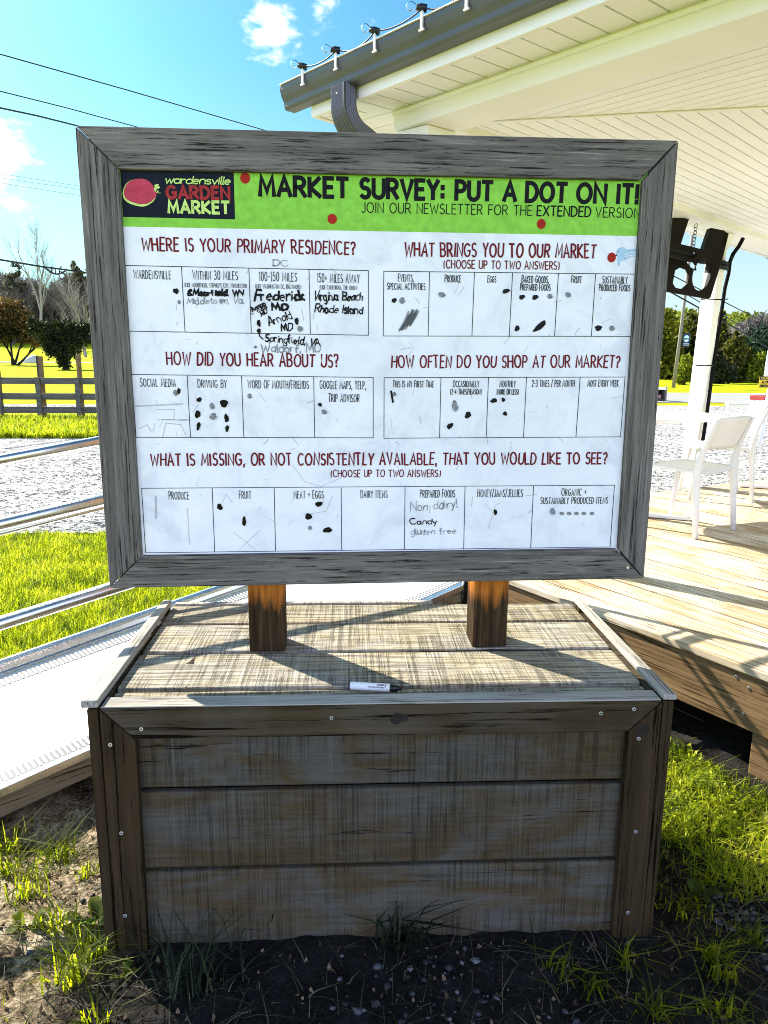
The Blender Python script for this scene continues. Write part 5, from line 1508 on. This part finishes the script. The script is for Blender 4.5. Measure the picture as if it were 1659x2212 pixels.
# left background
x, y, z = place(30, 72)
leafy_tree('small_tree', 'small round tree with rusty upper leaves and several stems on the left lawn', 'tree', (x, y, z),
           [(x, y, z + 3.9, 2.1, 1.8, 1.6), (x + 1.6, y, z + 3.0, 1.4, 1.3, 1.0), (x - 1.6, y, z + 3.1, 1.4, 1.3, 1.1), (x + 2.6, y, z + 2.1, .8, .8, .6), (x - .3, y, z + 5.2, 1.4, 1.3, .9)], 9000, .17, leaf_mat('rust_and_olive_leaves', (.010, .012, .004), (.07, .055, .012), (.24, .13, .04), .45), 3, .13, M_bark_dark, 4)
x, y, z = place(137, 57)
leafy_tree('spreading_evergreen', 'dark spreading evergreen shrub, narrow at its foot, on the left lawn', 'shrub', (x, y, z),
           [(x, y, z + .6, .5, .5, .6), (x + .1, y, z + 1.4, 1.1, 1, .8), (x - .5, y, z + 2.3, 1.3, 1.1, .8), (x + .9, y, z + 2.1, 1.0, 1, .7), (x - 1.5, y, z + 2.9, .9, .7, .6), (x + 1.5, y, z + 2.9, .7, .6, .6), (x + .1, y, z + 3.1, 1.2, .9, .6), (x - .6, y, z + 1.4, .8, .6, .6), (x - 2.0, y, z + 3.3, .6, .5, .4)], 13000, .13, L_dark, 5, .12, M_bark_dark, 3, shell=.2)
x, y, z = place(95, 150); bare_tree('tallest bare tree with pale upright branches rising above the others at left', (x, y, z), 25, 8, M_bark_pale, .42, .42, 6, kids=(2, 3))
x, y, z = place(184, 122); bare_tree('bare tree with pale crooked limbs right beside the sign frame at left', (x, y, z), 15, 21, M_bark_pale, .30, .55, 5)
bl_ = [(-30, 160, 17), (12, 172, 15), (58, 185, 13), (122, 165, 15), (150, 190, 14), (205, 170, 15), (240, 185, 14), (300, 180, 15), (-90, 175, 15), (30, 158, 15), (78, 160, 14), (140, 156, 16), (165, 158, 14), (110, 162, 17), (380, 165, 15), (470, 175, 16), (560, 168, 14), (660, 172, 15), (760, 166, 14), (860, 170, 13)]
for i, (u, y_, h_) in enumerate(bl_):
    x, y, z = place(u, y_); bare_tree('grey bare tree in the tangle of winter trees behind the left lawn', (x, y, z), h_, 40 + i, M_bark_mid, .26, .6, 5)
for i, (u, y_, h_, w_) in enumerate(((48, 164, 17, 4.4), (176, 164, 17, 5.0), (96, 175, 13, 5), (232, 172, 15, 5), (-40, 175, 15, 5), (130, 178, 13, 4))):
    x, y, z = place(u, y_)
    leafy_tree('evergreen_tree', 'dull green evergreen standing among the bare trees behind the left lawn', 'tree', (x, y, z),
               [(x, y, z + h_ * .30, w_, w_, h_ * .2), (x + .3, y, z + h_ * .52, w_ * .8, w_ * .8, h_ * .18), (x - .2, y, z + h_ * .72, w_ * .55, w_ * .5, h_ * .16), (x, y, z + h_ * .9, w_ * .28, w_ * .28, h_ * .1)], 3800, .42, L_cedar_hazed, 60 + i, .25, M_bark, 1, 'evergreens behind the left lawn', .35)
r_ = np.random.default_rng(5); n = 100000; u_ = np.where(r_.random(n) < .5, r_.uniform(-160, 260, n), r_.uniform(260, 940, n)); y_ = r_.uniform(165, 205, n)
X = CAMP[0] + np.array([ray(u, 762)[0] / ray(u, 762)[1] for u in u_]) * (y_ - CAMP[1]); hm = 11.5 + 2.6 * np.sin(X * .21) + 1.8 * np.sin(X * .63 + 1)
Z = 3.3 + hm * r_.random(n) ** .8
v, f = cards(np.stack([X, y_, Z], 1), .34, 7.0, 6, .2); tag(raw_obj('winter_thicket', v, f, L_twig), 'grey brown thicket of bare twigs filling the wood edge at left', 'thicket', kind='stuff')
# a lane across the far lawn, and a pale boulder-like heap beside it
sheet('far_lane', lambda u, v: (-140 + 150 * u, 86 + 8 * v), 40, 4, M_road, -.006)
x, y, z = place(68, 84); m = MB()
m.grid(lambda u, v: (x + 1.1 * math.cos(6.283 * u) * math.cos(1.57 * v), y + .9 * math.sin(6.283 * u) * math.cos(1.57 * v), z + .75 * math.sin(1.57 * v) * (1 + .2 * math.sin(9 * u))), 16, 6)
tag(obj('pale_heap', m, plain('pale_stone', (.5, .5, .48), .8)), 'low pale heap lying beside the far lane between two small trees', 'heap')

# right background
for i, (u, y_, h_, w_, mat, nm, lb) in enumerate((
        (1432, 44, 4.3, 1.3, L_olive, 'leafy_tree', 'olive yellow leafy tree between the sign frame and the lamp pole'),
        (1405, 47, 4.6, 1.5, L_olive, 'leafy_tree', 'olive yellow leafy tree partly hidden behind the right sign frame'),
        (1483, 48, 4.2, 1.0, L_spruce, 'dark_tree', 'dark green tree behind the banner on the lamp pole'),
        (1512, 47, 4.4, 1.1, L_spruce, 'dark_tree', 'dark green tree hidden behind the white porch column'),
        (1452, 45, 2.5, .9, L_dark, 'dark_tree', 'low blackish tree at the foot of the olive tree left of the lamp pole'))):
    x, y, z = place(u, y_)
    leafy_tree(nm, lb, 'tree', (x, y, z), [(x, y, z + h_ * .25, w_ * .9, w_ * .8, h_ * .24), (x - .3 * w_, y, z + h_ * .5, w_ * .9, w_ * .8, h_ * .22), (x + .3 * w_, y, z + h_ * .62, w_ * .8, w_ * .8, h_ * .2), (x, y, z + h_ * .83, w_ * .55, w_ * .5, h_ * .17)], 4200, .17, mat, 80 + i, .1, M_bark_dark, 1, 'trees behind the road', .4)
x, y, z = place(1484, 36)
leafy_tree('bright_shrub', 'bright yellow green shrub beside the foot of the lamp pole', 'shrub', (x, y, z), [(x, y, z + .5, .5, .45, .5), (x + .1, y, z + 1.0, .42, .4, .4), (x - .25, y, z + .4, .35, .35, .4)], 3200, .10, L_bright, 91, .04, M_bark_dark, 3, shell=.3)
for i, (u, y_, vt, w_, mat, lb) in enumerate(((1553, 41, 672, .95, L_spruce, 'tallest dark conifer just right of the white porch column'), (1588, 40, 716, 1.15, L_spruce, 'middle dark conifer right of the white porch column'),
                                         (1620, 42, 752, .85, L_spruce, 'smallest dark conifer, nearest the road signs at right'), (1556, 38, 760, .95, L_dark, 'blackish low evergreen at the foot of the tallest conifer'))):
    x, y, z = place(u, y_); h_ = zat(u, vt, y_) - z
    leafy_tree('conifer', lb, 'tree', (x, y, z), [(x, y, z + h_ * .20, w_, w_ * .8, h_ * .2), (x + .05, y, z + h_ * .42, w_ * .85, w_ * .7, h_ * .17), (x - .1, y, z + h_ * .62, w_ * .62, w_ * .5, h_ * .15), (x, y, z + h_ * .80, w_ * .36, w_ * .3, h_ * .13), (x, y, z + h_ * .94, w_ * .14, w_ * .14, h_ * .08)], 6500, .13, mat, 100 + i, .08, M_bark_dark, 1, 'conifers behind the road', .3)
x, y, z = place(1640, 39)
leafy_tree('bright_shrub', 'light green shrub behind the yellow caution sign', 'shrub', (x, y, z), [(x, y, z + .7, .5, .45, .6), (x + .2, y, z + 1.2, .4, .4, .4)], 2400, .11, L_bright, 120, .04, M_bark_dark, 3, shell=.3)
x, y, z = place(1652, 95); 
leafy_tree('blue_green_tree', 'round blue green tree on the slope above the speed limit sign', 'tree', (x, y, z + .2), [(x, y, z + 2.6, 2.6, 2, 2.2), (x + 1.6, y, z + 2.0, 2.0, 1.6, 1.8), (x - .8, y, z + 1.6, 1.8, 1.5, 1.5)], 3600, .38, L_blue, 125, .2, M_bark_dark)
# the wood on the hill, seen as one mass
r_ = np.random.default_rng(9); P = []; k = 1250
uu = r_.uniform(900, 2000, k); yy = 100 + 135 * r_.random(k) ** .8
for u, y in zip(uu, yy):
    d = ray(u, 762); x = CAMP[0] + d[0] / d[1] * (y - CAMP[1]); hgt = hill_z(x, y) - .6
    h_ = r_.uniform(3.2, 5.6); c = 78; q = r_.normal(size=(c, 3)); q /= np.linalg.norm(q, axis=1)[:, None]; q *= (.5 + .5 * r_.random((c, 1))) * np.array((2.0, 2.0, h_ * .5))
    P.append(q + (x, y, hgt + h_ * .5))
P = np.concatenate(P); v, f = cards(P, .85, 1.5, 10)
tag(raw_obj('hillside_wood', v, f, L_wood), 'sunlit green wood covering the hill behind the road at right', 'wood', kind='stuff')
n = 9000; u_ = r_.uniform(1560, 1760, n); y_ = r_.uniform(96, 118, n)
X = CAMP[0] + np.array([ray(u, 762)[0] / ray(u, 762)[1] for u in u_]) * (y_ - CAMP[1]); Z = .3 + 6.2 * r_.random(n) * (.55 + .45 * np.sin((u_ - 1560) / 200 * 3.1))
v, f = cards(np.stack([X, y_, Z], 1), .42, 4.5, 12, .8); tag(raw_obj('bare_thicket', v, f, L_twig), 'grey bare thicket on the lower slope above the road signs', 'thicket', kind='stuff')
# bare branches reaching in from the right
x, y, z = place(1735, 20); bare_tree('bare tree whose thin twigs reach in from the right edge under the porch roof', (x, y, z), 6.4, 77, M_bark, .11, .85, 5, (-.10, -.05), None)

# ================================================================== ROADSIDE THINGS
x, y, z = place(1461, 32.5); pole = thing('lamp_pole', 'tall slim pole with a blue banner beside the road', 'pole', (x, y, z))
m = MB(); m.tube([(x, y, z - .05), (x + .10, y, z + 2), (x + .28, y, z + 7.5)], [.085, .075, .06], 12); obj('pole', m, plain('weathered_pole', (.20, .18, .15), .7), pole)
M_ban = plain('navy_banner', (.010, .022, .07), .6); M_banl = plain('pale_banner_print', (.62, .78, .88), .6); M_banm = plain('teal_banner_print', (.03, .16, .24), .6)
bx0, bz0, bz1 = x + .36, zat(1487, 749, 32.4), zat(1487, 719, 32.4)
m = MB(); m.box(bx0 - .16, bx0 + .16, y - .11, y - .10, bz0, bz1); bn = obj('banner', m, M_ban, pole)
for nm, (a, b, c, d_), mt in (('banner_print', (-.13, .13, .06, .085), M_banl), ('banner_print', (-.13, .13, .115, .14), M_banl)):
    m = MB(); m.box(bx0 + a, bx0 + b, y - .1135, y - .1105, bz0 + c, bz0 + d_); obj(nm, m, mt, bn)
m = MB(); cz = (bz0 * .42 + bz1 * .58); m.add([(bx0 + .125 * math.cos(t_), y - .1135, cz + .15 * math.sin(t_)) for t_ in np.linspace(0, 2 * math.pi, 24, endpoint=False)], [tuple(range(23, -1, -1))]); obj('banner_emblem', m, M_banl, bn)
m = MB(); m.add([(bx0 - .12, y - .1145, cz + .02), (bx0 - .04, y - .1145, cz + .05), (bx0 + .05, y - .1145, cz + .01), (bx0 + .12, y - .1145, cz + .03), (bx0 + .11, y - .1145, cz - .05), (bx0, y - .1145, cz - .03), (bx0 - .10, y - .1145, cz - .07)], [tuple(range(7))]); obj('banner_emblem', m, M_banm, bn)
for zz in (bz0 + .01, bz1 - .01): m = MB(); m.tube([(x + .1, y - .105, zz), (bx0 + .17, y - .105, zz)], .012, 6); obj('banner_arm', m, M_black, pole)

def sign_text(root, s, c, right, upv, cap, wd, th, mat, nrm):
    m = MB(); f_ = lambda a, b, l: c + right * a + upv * b + nrm * (.002 + l)
    write_text(m, f_, s, (-wd / 2, 0), (wd / 2, 0), cap, th, 0, 0, .2); obj('sign_lettering', m, mat, root)


SD = 12.6
pb_, pt_ = atd(1641, 880, SD), atd(1664, 752, SD)
sgn = thing('road_sign', 'white speed limit sign over a yellow caution sign on one post, cut off at right', 'road sign', (atd(1641, 958, SD)[0], atd(1641, 958, SD)[1], -.12))
rt = CR; upv = unit(V(0, 0, 1) + CR * .06); nr = unit(np.cross(rt, upv)); nr = nr if np.dot(nr, CF) < 0 else -nr
b0 = root_loc(sgn); m = MB(); bp = V(b0[0], b0[1], -.2); tp_ = atd(1672, 770, SD + .02); m.tube([bp, bp + (tp_ - bp) * .45, tp_], .024, 10); obj('post', m, M_fence_lit if False else M_white_paint, sgn)
W1 = plain('white_sign_panel', (.78, .78, .76), .5); Y1 = plain('yellow_sign_panel', (.72, .50, .02), .5)


def panel(u0, v0, u1, v1, mat, nm='sign_panel', out=0.0):
    a, b = atd(u0, v1, SD), atd(u1, v0, SD); w_ = np.dot(b - a, rt); h_ = np.dot(b - a, upv); m = MB(); m.obox(a + nr * out, rt * w_, upv * h_, -nr * .006); obj(nm, m, mat, sgn, 0); return a + rt * w_ / 2, w_, h_


c, w_, h_ = panel(1652, 759, 1682, 796, W1)
sign_text(sgn, 'SPEED', c + upv * h_ * .76, rt, upv, h_ * .15, w_ * .72, .010, M_black_ink, nr); sign_text(sgn, 'LIMIT', c + upv * h_ * .52, rt, upv, h_ * .15, w_ * .6, .010, M_black_ink, nr); sign_text(sgn, '35', c + upv * h_ * .08, rt, upv, h_ * .36, w_ * .62, .018, M_black_ink, nr)
panel(1650, 798, 1680, 813, W1)
c, w_, h_ = panel(1637.5, 815, 1668, 839, Y1)
a = c - rt * w_ / 2; m = MB(); m.obox(a + upv * h_ * .70 + nr * .002, rt * w_, upv * h_ * .30, -nr * .001); obj('sign_band', m, M_black, sgn)
sign_text(sgn, 'CAUTION', c + upv * h_ * .76 + nr * .002, rt, upv, h_ * .17, w_ * .85, .008, Y1, nr); sign_text(sgn, 'ACTIVE', c + upv * h_ * .42, rt, upv, h_ * .18, w_ * .66, .010, M_black_ink, nr); sign_text(sgn, 'DRIVEWAY', c + upv * h_ * .12, rt, upv, h_ * .18, w_ * .82, .010, M_black_ink, nr)
# small pale box by the road
x, y, z = place(1431, 22.5); bn_ = thing('roadside_box', 'small pale box with a dark open front standing by the road', 'box', (x, y, z))
m = MB(); m.box(x - .19, x + .14, y - .16, y + .2, z, z + .04); m.box(x - .19, x - .15, y - .16, y + .2, z + .04, z + .34); m.box(x + .10, x + .14, y - .16, y + .2, z + .04, z + .34); m.box(x - .15, x + .10, y + .16, y + .2, z + .04, z + .34); obj('body', m, M_bark, bn_, .004)
m = MB(); m.box(x - .2, x + .15, y - .18, y + .22, z + .342, z + .40); obj('lid', m, M_white_paint, bn_, .005)
m = MB(); m.box(x - .12, x + .04, y - .10, y - .09, z + .06, z + .18); obj('label_panel', m, plain('dusty_pink_panel', (.35, .16, .18), .6), bn_)
m = MB(); m.box(x + .16, x + .22, y - .1, y - .04, z - .05, z + .44); obj('post', m, M_bark_pale, bn_, .004)
# red and cream stand at the very edge
c = atd(1662, 872, 13.4); st = thing('wooden_stand', 'red topped stand on cream legs at the right edge behind the road signs', 'stand', (c[0], c[1], -.12))
m = MB(); m.box(c[0] - .10, c[0] + .7, c[1], c[1] + .5, .52, .60); obj('top', m, plain('dark_red_paint', (.22, .012, .014), .5), st, .005)
for dx in (-.08, .6):
    for dy in (.02, .42): m = MB(); m.box(c[0] + dx, c[0] + dx + .07, c[1] + dy, c[1] + dy + .06, -.2, .519); obj('leg', m, M_cream, st, .004)

# ================================================================== GRASS, WEEDS, STONES
def blades(P, h, w, lean=.5, seed=0, bend=.5):
    r = np.random.default_rng(seed); n = len(P); a = r.uniform(0, 2 * np.pi, n); hh = h * (.45 + .9 * r.random(n)); ww = w * (.6 + .8 * r.random(n))
    d = np.stack([np.cos(a), np.sin(a), np.zeros(n)], 1); s = np.stack([-np.sin(a + r.normal(size=n) * .6), np.cos(a), np.zeros(n)], 1)
    ln = (lean * r.random(n) * hh)[:, None]; b0 = P - s * ww[:, None] / 2; b1 = P + s * ww[:, None] / 2
    up = np.zeros((n, 3)); up[:, 2] = hh; mid = P + up * .55 + d * ln * .35; tip = P + up * (1 - .25 * bend * r.random((n, 1))) + d * ln * (1 + bend)
    m0 = mid - s * ww[:, None] * .36; m1 = mid + s * ww[:, None] * .36
    v = np.stack([b0, b1, m1, m0, tip], 1).reshape(-1, 3); i = np.arange(n)[:, None] * 5
    return v, np.concatenate([i + np.array([[0, 1, 2]]), i + np.array([[0, 2, 3]]), i + np.array([[3, 2, 4]])], 0)


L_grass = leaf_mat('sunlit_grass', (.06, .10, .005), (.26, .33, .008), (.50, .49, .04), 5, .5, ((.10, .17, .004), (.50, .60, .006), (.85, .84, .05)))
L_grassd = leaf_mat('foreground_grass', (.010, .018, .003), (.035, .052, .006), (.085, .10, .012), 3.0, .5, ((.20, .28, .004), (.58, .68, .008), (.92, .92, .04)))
L_straw = leaf_mat('dry_straw', (.03, .026, .018), (.09, .075, .05), (.24, .20, .13), 3.0, .3)
r_ = np.random.default_rng(21)


def inframe(X, Y, Zv, m=60):
    q = np.stack([X, Y, Zv], 1) - CAMP; w = q @ CF; u = CX + FPX * (q @ CR) / w; v = CY + FPX * (q @ CD) / w
    return (w > .1) & (u > -m * 3) & (u < 1659 + m * 3) & (v > -m) & (v < 2212 + m)


def soilz(x, y):
    return np.array([soil((a + 3.2) / 7.6, (b + 2.6) / 4.6)[2] if (-3.2 < a < 4.4 and -2.6 < b < 2.0) else -.14 for a, b in zip(x, y)])


# lawn bank between ramp and drive
n = 150000; X = r_.uniform(-5.0, 1.6, n); Y = r_.uniform(1.2, 4.5, n)
wv = (X - R0[0]) * RN[0] + (Y - R0[1]) * RN[1]; ok = (wv > RW + .07) & (Y < 4.48 + .05 * np.sin(X * 9)) & inframe(X, Y, X * 0 - .12); ok &= ~((X > .9) & (Y < 3.1)); X, Y = X[ok], Y[ok]
v, f = blades(np.stack([X, Y, X * 0 - .15], 1), .065, .0055, .9, 22)
tag(raw_obj('lawn_grass', v, f, L_grass), 'bright sunlit lawn grass between the ramp and the gravel drive', 'grass', kind='stuff')
# strip in front of the fence and along the far edge of the deck
n = 26000; X = r_.uniform(-9, -2.6, n); Y = 11.3 + 3.6 * r_.random(n) ** 1.6; ok = inframe(X, Y, X * 0); X, Y = X[ok], Y[ok]
v, f = blades(np.stack([X, Y, X * 0 - .16], 1), .15, .02, .6, 23); tag(raw_obj('verge_grass', v, f, L_grass), 'grass verge between the gravel drive and the rail fence', 'grass', kind='stuff')
n = 9000; t_ = r_.random(n); X = .95 + 5.9 * t_ - .45 * r_.random(n) * .5; Y = 3.067 + 2.94 * t_ + .10 + .42 * r_.random(n); v, f = blades(np.stack([X, Y, X * 0 - .15], 1), .17, .008, .6, 24)
tag(raw_obj('deck_edge_grass', v, f, L_grass), 'narrow strip of bright grass along the far edge of the deck', 'grass', kind='stuff')
# sunlit patch right of the box, its brightness painted, ending at the shadow edge
n = 15000; X = r_.uniform(1.27, 2.35, n); Y = r_.uniform(-.35, 1.15, n); nz_ = np.array([fbm(a, b, 2.6) for a, b in zip(X, Y)])
edge = (X - F0[0]) * DM[0] + (Y - F0[1]) * DM[1]
ok = (edge < -.07 + .06 * nz_) & (nz_ + .55 * np.clip((Y + .25) * 1.6, -1, .8) > -.02 + .5 * r_.random(n)) & (Y + 1.06 * X > 1.78 + .22 * nz_) & inframe(X, Y, X * 0); X, Y = X[ok], Y[ok]
v, f = blades(np.stack([X, Y, soilz(X, Y) - .004], 1), .048, .0042, 1.5, 25); tag(raw_obj('patchy_grass', v, f, L_grass), 'patchy short grass right of the box under the deck edge', 'grass', kind='stuff')
# thin scattered grass and straw over the soil
n = 14000; X = r_.uniform(-1.1, 2.0, n); Y = r_.uniform(-1.0, .8, n); nz_ = np.array([fbm(a, b, 3.3) for a, b in zip(X, Y)]); inb = (X > -.02) & (X < 1.27) & (Y > -.015)
wgt = np.where(X > 1.2, .32, np.where(X > .72, .12, np.where(X < .05, .04, -.2))); ok = (~inb) & (nz_ + wgt > .1 + .3 * r_.random(n)) & inframe(X, Y, X * 0); ok &= ((X - R0[0]) * RN[0] + (Y - R0[1]) * RN[1] < -.02); X, Y = X[ok], Y[ok]
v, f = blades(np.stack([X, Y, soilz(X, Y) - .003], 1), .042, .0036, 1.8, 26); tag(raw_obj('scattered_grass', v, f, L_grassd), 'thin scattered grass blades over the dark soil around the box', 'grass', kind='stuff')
n = 6000; X = r_.uniform(-1.1, 2.0, n); Y = r_.uniform(-1.0, .8, n); ok = ~((X > -.02) & (X < 1.27) & (Y > -.01)) & inframe(X, Y, X * 0); X, Y = X[ok], Y[ok]
v, f = blades(np.stack([X, Y, soilz(X, Y) + .002], 1), .022, .0022, 4.5, 27); tag(raw_obj('dry_straw', v, f, L_straw), 'dry straw and litter strewn over the soil around the box', 'straw', kind='stuff')


L_clover = leaf_mat('low_clover', (.05, .08, .006), (.30, .36, .02), (.56, .58, .10), 4.0, .45, ((.12, .18, .004), (.50, .58, .01), (.85, .85, .08)))  # leaf colour brightened as painted sunlight, kept to the lit side
n = 9000; X = r_.uniform(1.26, 2.35, n); Y = r_.uniform(-.3, 1.1, n); nz_ = np.array([fbm(a, b, 3.1) for a, b in zip(X, Y)]); edge = (X - F0[0]) * DM[0] + (Y - F0[1]) * DM[1]
ok = (edge < -.06 + .05 * nz_) & (Y + 1.06 * X > 1.84 + .2 * nz_) & (nz_ > -.12 + .3 * r_.random(n)) & inframe(X, Y, X * 0); X, Y = X[ok], Y[ok]
v, f = cards(np.stack([X, Y, soilz(X, Y) + .006 + .022 * r_.random(len(X))], 1), .013, 1.3, 34, 1.1)
tag(raw_obj('low_clover', v, f, L_clover), 'low leafy ground cover among the sunlit grass right of the box', 'ground cover', kind='stuff')
n = 4200; X = r_.uniform(-1.1, 2.0, n); Y = r_.uniform(-1.05, .8, n); ok = ~((X > -.02) & (X < 1.27) & (Y > -.01)) & inframe(X, Y, X * 0) & ((X - R0[0]) * RN[0] + (Y - R0[1]) * RN[1] < -.02); X, Y = X[ok], Y[ok]
v, f = cards(np.stack([X, Y, soilz(X, Y) + .003], 1), .010, 1.7, 33, 1.6)
tag(raw_obj('leaf_litter', v, f, leaf_mat('brown_leaf_litter', (.02, .013, .008), (.09, .06, .035), (.30, .22, .13), 25, .15)), 'crumbled brown leaf litter over the soil around the box', 'leaf litter', kind='stuff')


def stones(name, label, X, Y, size, mat, seed):
    r = np.random.default_rng(seed); n = len(X); base = np.array([(1, 0, 0), (-1, 0, 0), (0, 1, 0), (0, -1, 0), (0, 0, 1), (0, 0, -1), (.62, .62, .5), (-.62, .6, .45), (.6, -.65, .5), (-.6, -.6, .5)], float)
    fc = np.array([(0, 6, 8), (6, 4, 8), (6, 2, 4), (2, 7, 4), (7, 1, 9), (7, 9, 4), (9, 3, 8), (9, 8, 4), (0, 8, 3), (0, 2, 6), (2, 1, 7), (1, 3, 9), (0, 3, 5), (3, 1, 5), (1, 2, 5), (2, 0, 5)])
    s = size * (.35 + 1.1 * r.random(n) ** 2.2); sc = np.stack([s * (.7 + .6 * r.random(n)), s * (.6 + .5 * r.random(n)), s * (.4 + .35 * r.random(n))], 1); a = r.uniform(0, 6.28, n)
    v = base[None] * sc[:, None] * (.8 + .4 * r.random((n, 10, 1))); c, q = np.cos(a)[:, None], np.sin(a)[:, None]
    v = np.stack([v[..., 0] * c - v[..., 1] * q, v[..., 0] * q + v[..., 1] * c, v[..., 2]], -1) + np.stack([X, Y, soilz(X, Y) + s * .18], 1)[:, None]
    return tag(raw_obj(name, v.reshape(-1, 3), (fc[None] + np.arange(n)[:, None, None] * 10).reshape(-1, 3), mat), label, 'stones', kind='stuff')


M_stone = leaf_mat('grey_stone', (.012, .013, .016), (.035, .038, .045), (.16, .165, .18), 30, 0.0)
n = 9000; X = r_.uniform(-1.1, 2.0, n); Y = r_.uniform(-1.1, .5, n); nz_ = np.array([fbm(a, b, 2.1) for a, b in zip(X, Y)]); ok = ~((X > -.03) & (X < 1.28) & (Y > -.02)) & (nz_ + .35 * (Y < -.35) > -.1 + .4 * r_.random(n)) & (X > -.9); X, Y = X[ok], Y[ok]
stones('gravel_stones', 'grey gravel stones scattered in the dark soil before the box', X, Y, .0085, M_stone, 31)


L_shade_grass = leaf_mat('shade_dark_grass', (.004, .008, .004), (.012, .022, .010), (.04, .055, .02), 3.0, .2)  # grass colour darkened to stand in for shade at the box front


n = 2200; X = r_.uniform(1.36, 1.95, n); Y = r_.uniform(-.9, .15, n); nz_ = np.array([fbm(a, b, 2.9) for a, b in zip(X, Y)]); ok = (X - 1.36 + .4 * nz_ > .12 * r_.random(n)); X, Y = X[ok], Y[ok]
stones('gravel_stones', 'bluish grey gravel stones among the grass right of the box', X, Y, .0095, M_stone, 35)


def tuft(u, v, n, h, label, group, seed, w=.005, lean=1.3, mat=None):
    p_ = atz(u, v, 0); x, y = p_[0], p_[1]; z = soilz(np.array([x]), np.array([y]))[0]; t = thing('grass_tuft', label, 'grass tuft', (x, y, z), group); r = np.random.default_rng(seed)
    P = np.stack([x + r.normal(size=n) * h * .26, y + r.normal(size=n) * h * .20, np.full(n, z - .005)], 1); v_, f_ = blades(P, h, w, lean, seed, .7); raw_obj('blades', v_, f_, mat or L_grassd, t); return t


for i, (u, v, n, h) in enumerate(((18, 1775, 40, .09), (119, 1796, 110, .075), (10, 1828, 50, .075), (54, 1908, 50, .08), (185, 1868, 40, .05), (122, 2008, 45, .085), (204, 2058, 90, .065), (144, 2118, 60, .08), (60, 1840, 40, .06), (215, 2205, 26, .06))):
    tuft(u, v, n, h, 'bright tuft of grass in the sunlit dirt left of the box', 'grass tufts left of the box', 200 + i)
tuft(873, 2030, 70, .11, 'spiky dark grass tuft against the middle of the box front', None, 230, .006, mat=L_shade_grass)
tuft(486, 2050, 16, .12, 'sparse dark grass tuft against the box front near its left end', None, 231, .003, mat=L_shade_grass)
tuft(403, 2135, 70, .10, 'dark grass tuft in the shaded soil below the left end of the box', None, 232, .004, mat=L_shade_grass)
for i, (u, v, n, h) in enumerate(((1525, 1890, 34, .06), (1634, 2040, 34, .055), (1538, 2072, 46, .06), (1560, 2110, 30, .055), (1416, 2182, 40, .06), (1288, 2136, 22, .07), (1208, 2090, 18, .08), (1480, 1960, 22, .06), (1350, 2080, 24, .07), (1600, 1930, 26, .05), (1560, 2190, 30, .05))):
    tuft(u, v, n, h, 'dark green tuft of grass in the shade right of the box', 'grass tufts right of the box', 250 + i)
# broad leaved weeds
L_weed = leaf_mat('weed_leaves', (.02, .035, .006), (.05, .075, .01), (.10, .12, .02), 12, .5, ((.15, .22, .01), (.40, .50, .02), (.6, .65, .05)))


def weed(u, v, n, s, label, seed):
    p_ = atz(u, v, 0); x, y = p_[0], p_[1]; z = soilz(np.array([x]), np.array([y]))[0]; t = thing('leafy_weed', label, 'weed', (x, y, z)); r = random.Random(seed); m = MB()
    for k in range(n):
        a = r.uniform(0, 6.28); ln = s * r.uniform(.7, 1.3); d_ = V(math.cos(a), math.sin(a), 0); e_ = V(-math.sin(a), math.cos(a), 0); o = V(x, y, z) + d_ * s * .3; z1 = r.uniform(.3, .9) * s
        rows = []
        for j in range(6):
            q = j / 5; wd = s * .38 * math.sin(math.pi * min(1, q * .92 + .08)) ** .8; c = o + d_ * ln * q + V(0, 0, z1 * math.sin(q * 2.2)); rows += [c - e_ * wd + V(0, 0, wd * .3), c, c + e_ * wd + V(0, 0, wd * .3)]
        m.add(rows, [(3 * j + i, 3 * j + i + 1, 3 * j + i + 4, 3 * j + i + 3) for j in range(5) for i in range(2)], True)
        m.tube([V(x, y, z), (V(x, y, z) + o) / 2 + V(0, 0, .2 * s), o], .0012, 4)
    obj('leaves', m, L_weed, t)


weed(198, 1985, 11, .045, 'bright broad leaved weed at the left foot of the box', 1)
weed(58, 2000, 7, .035, 'small broad leaved weed in the dirt near the left edge', 2)
weed(265, 2105, 6, .022, 'tiny seedling at the edge of the box shadow, lower left', 3)
weed(1505, 1918, 7, .04, 'dark broad leaved weed in the shade right of the box', 4)
weed(1640, 1745, 6, .05, 'broad leaved weed in the sunlit grass at the right edge', 5)
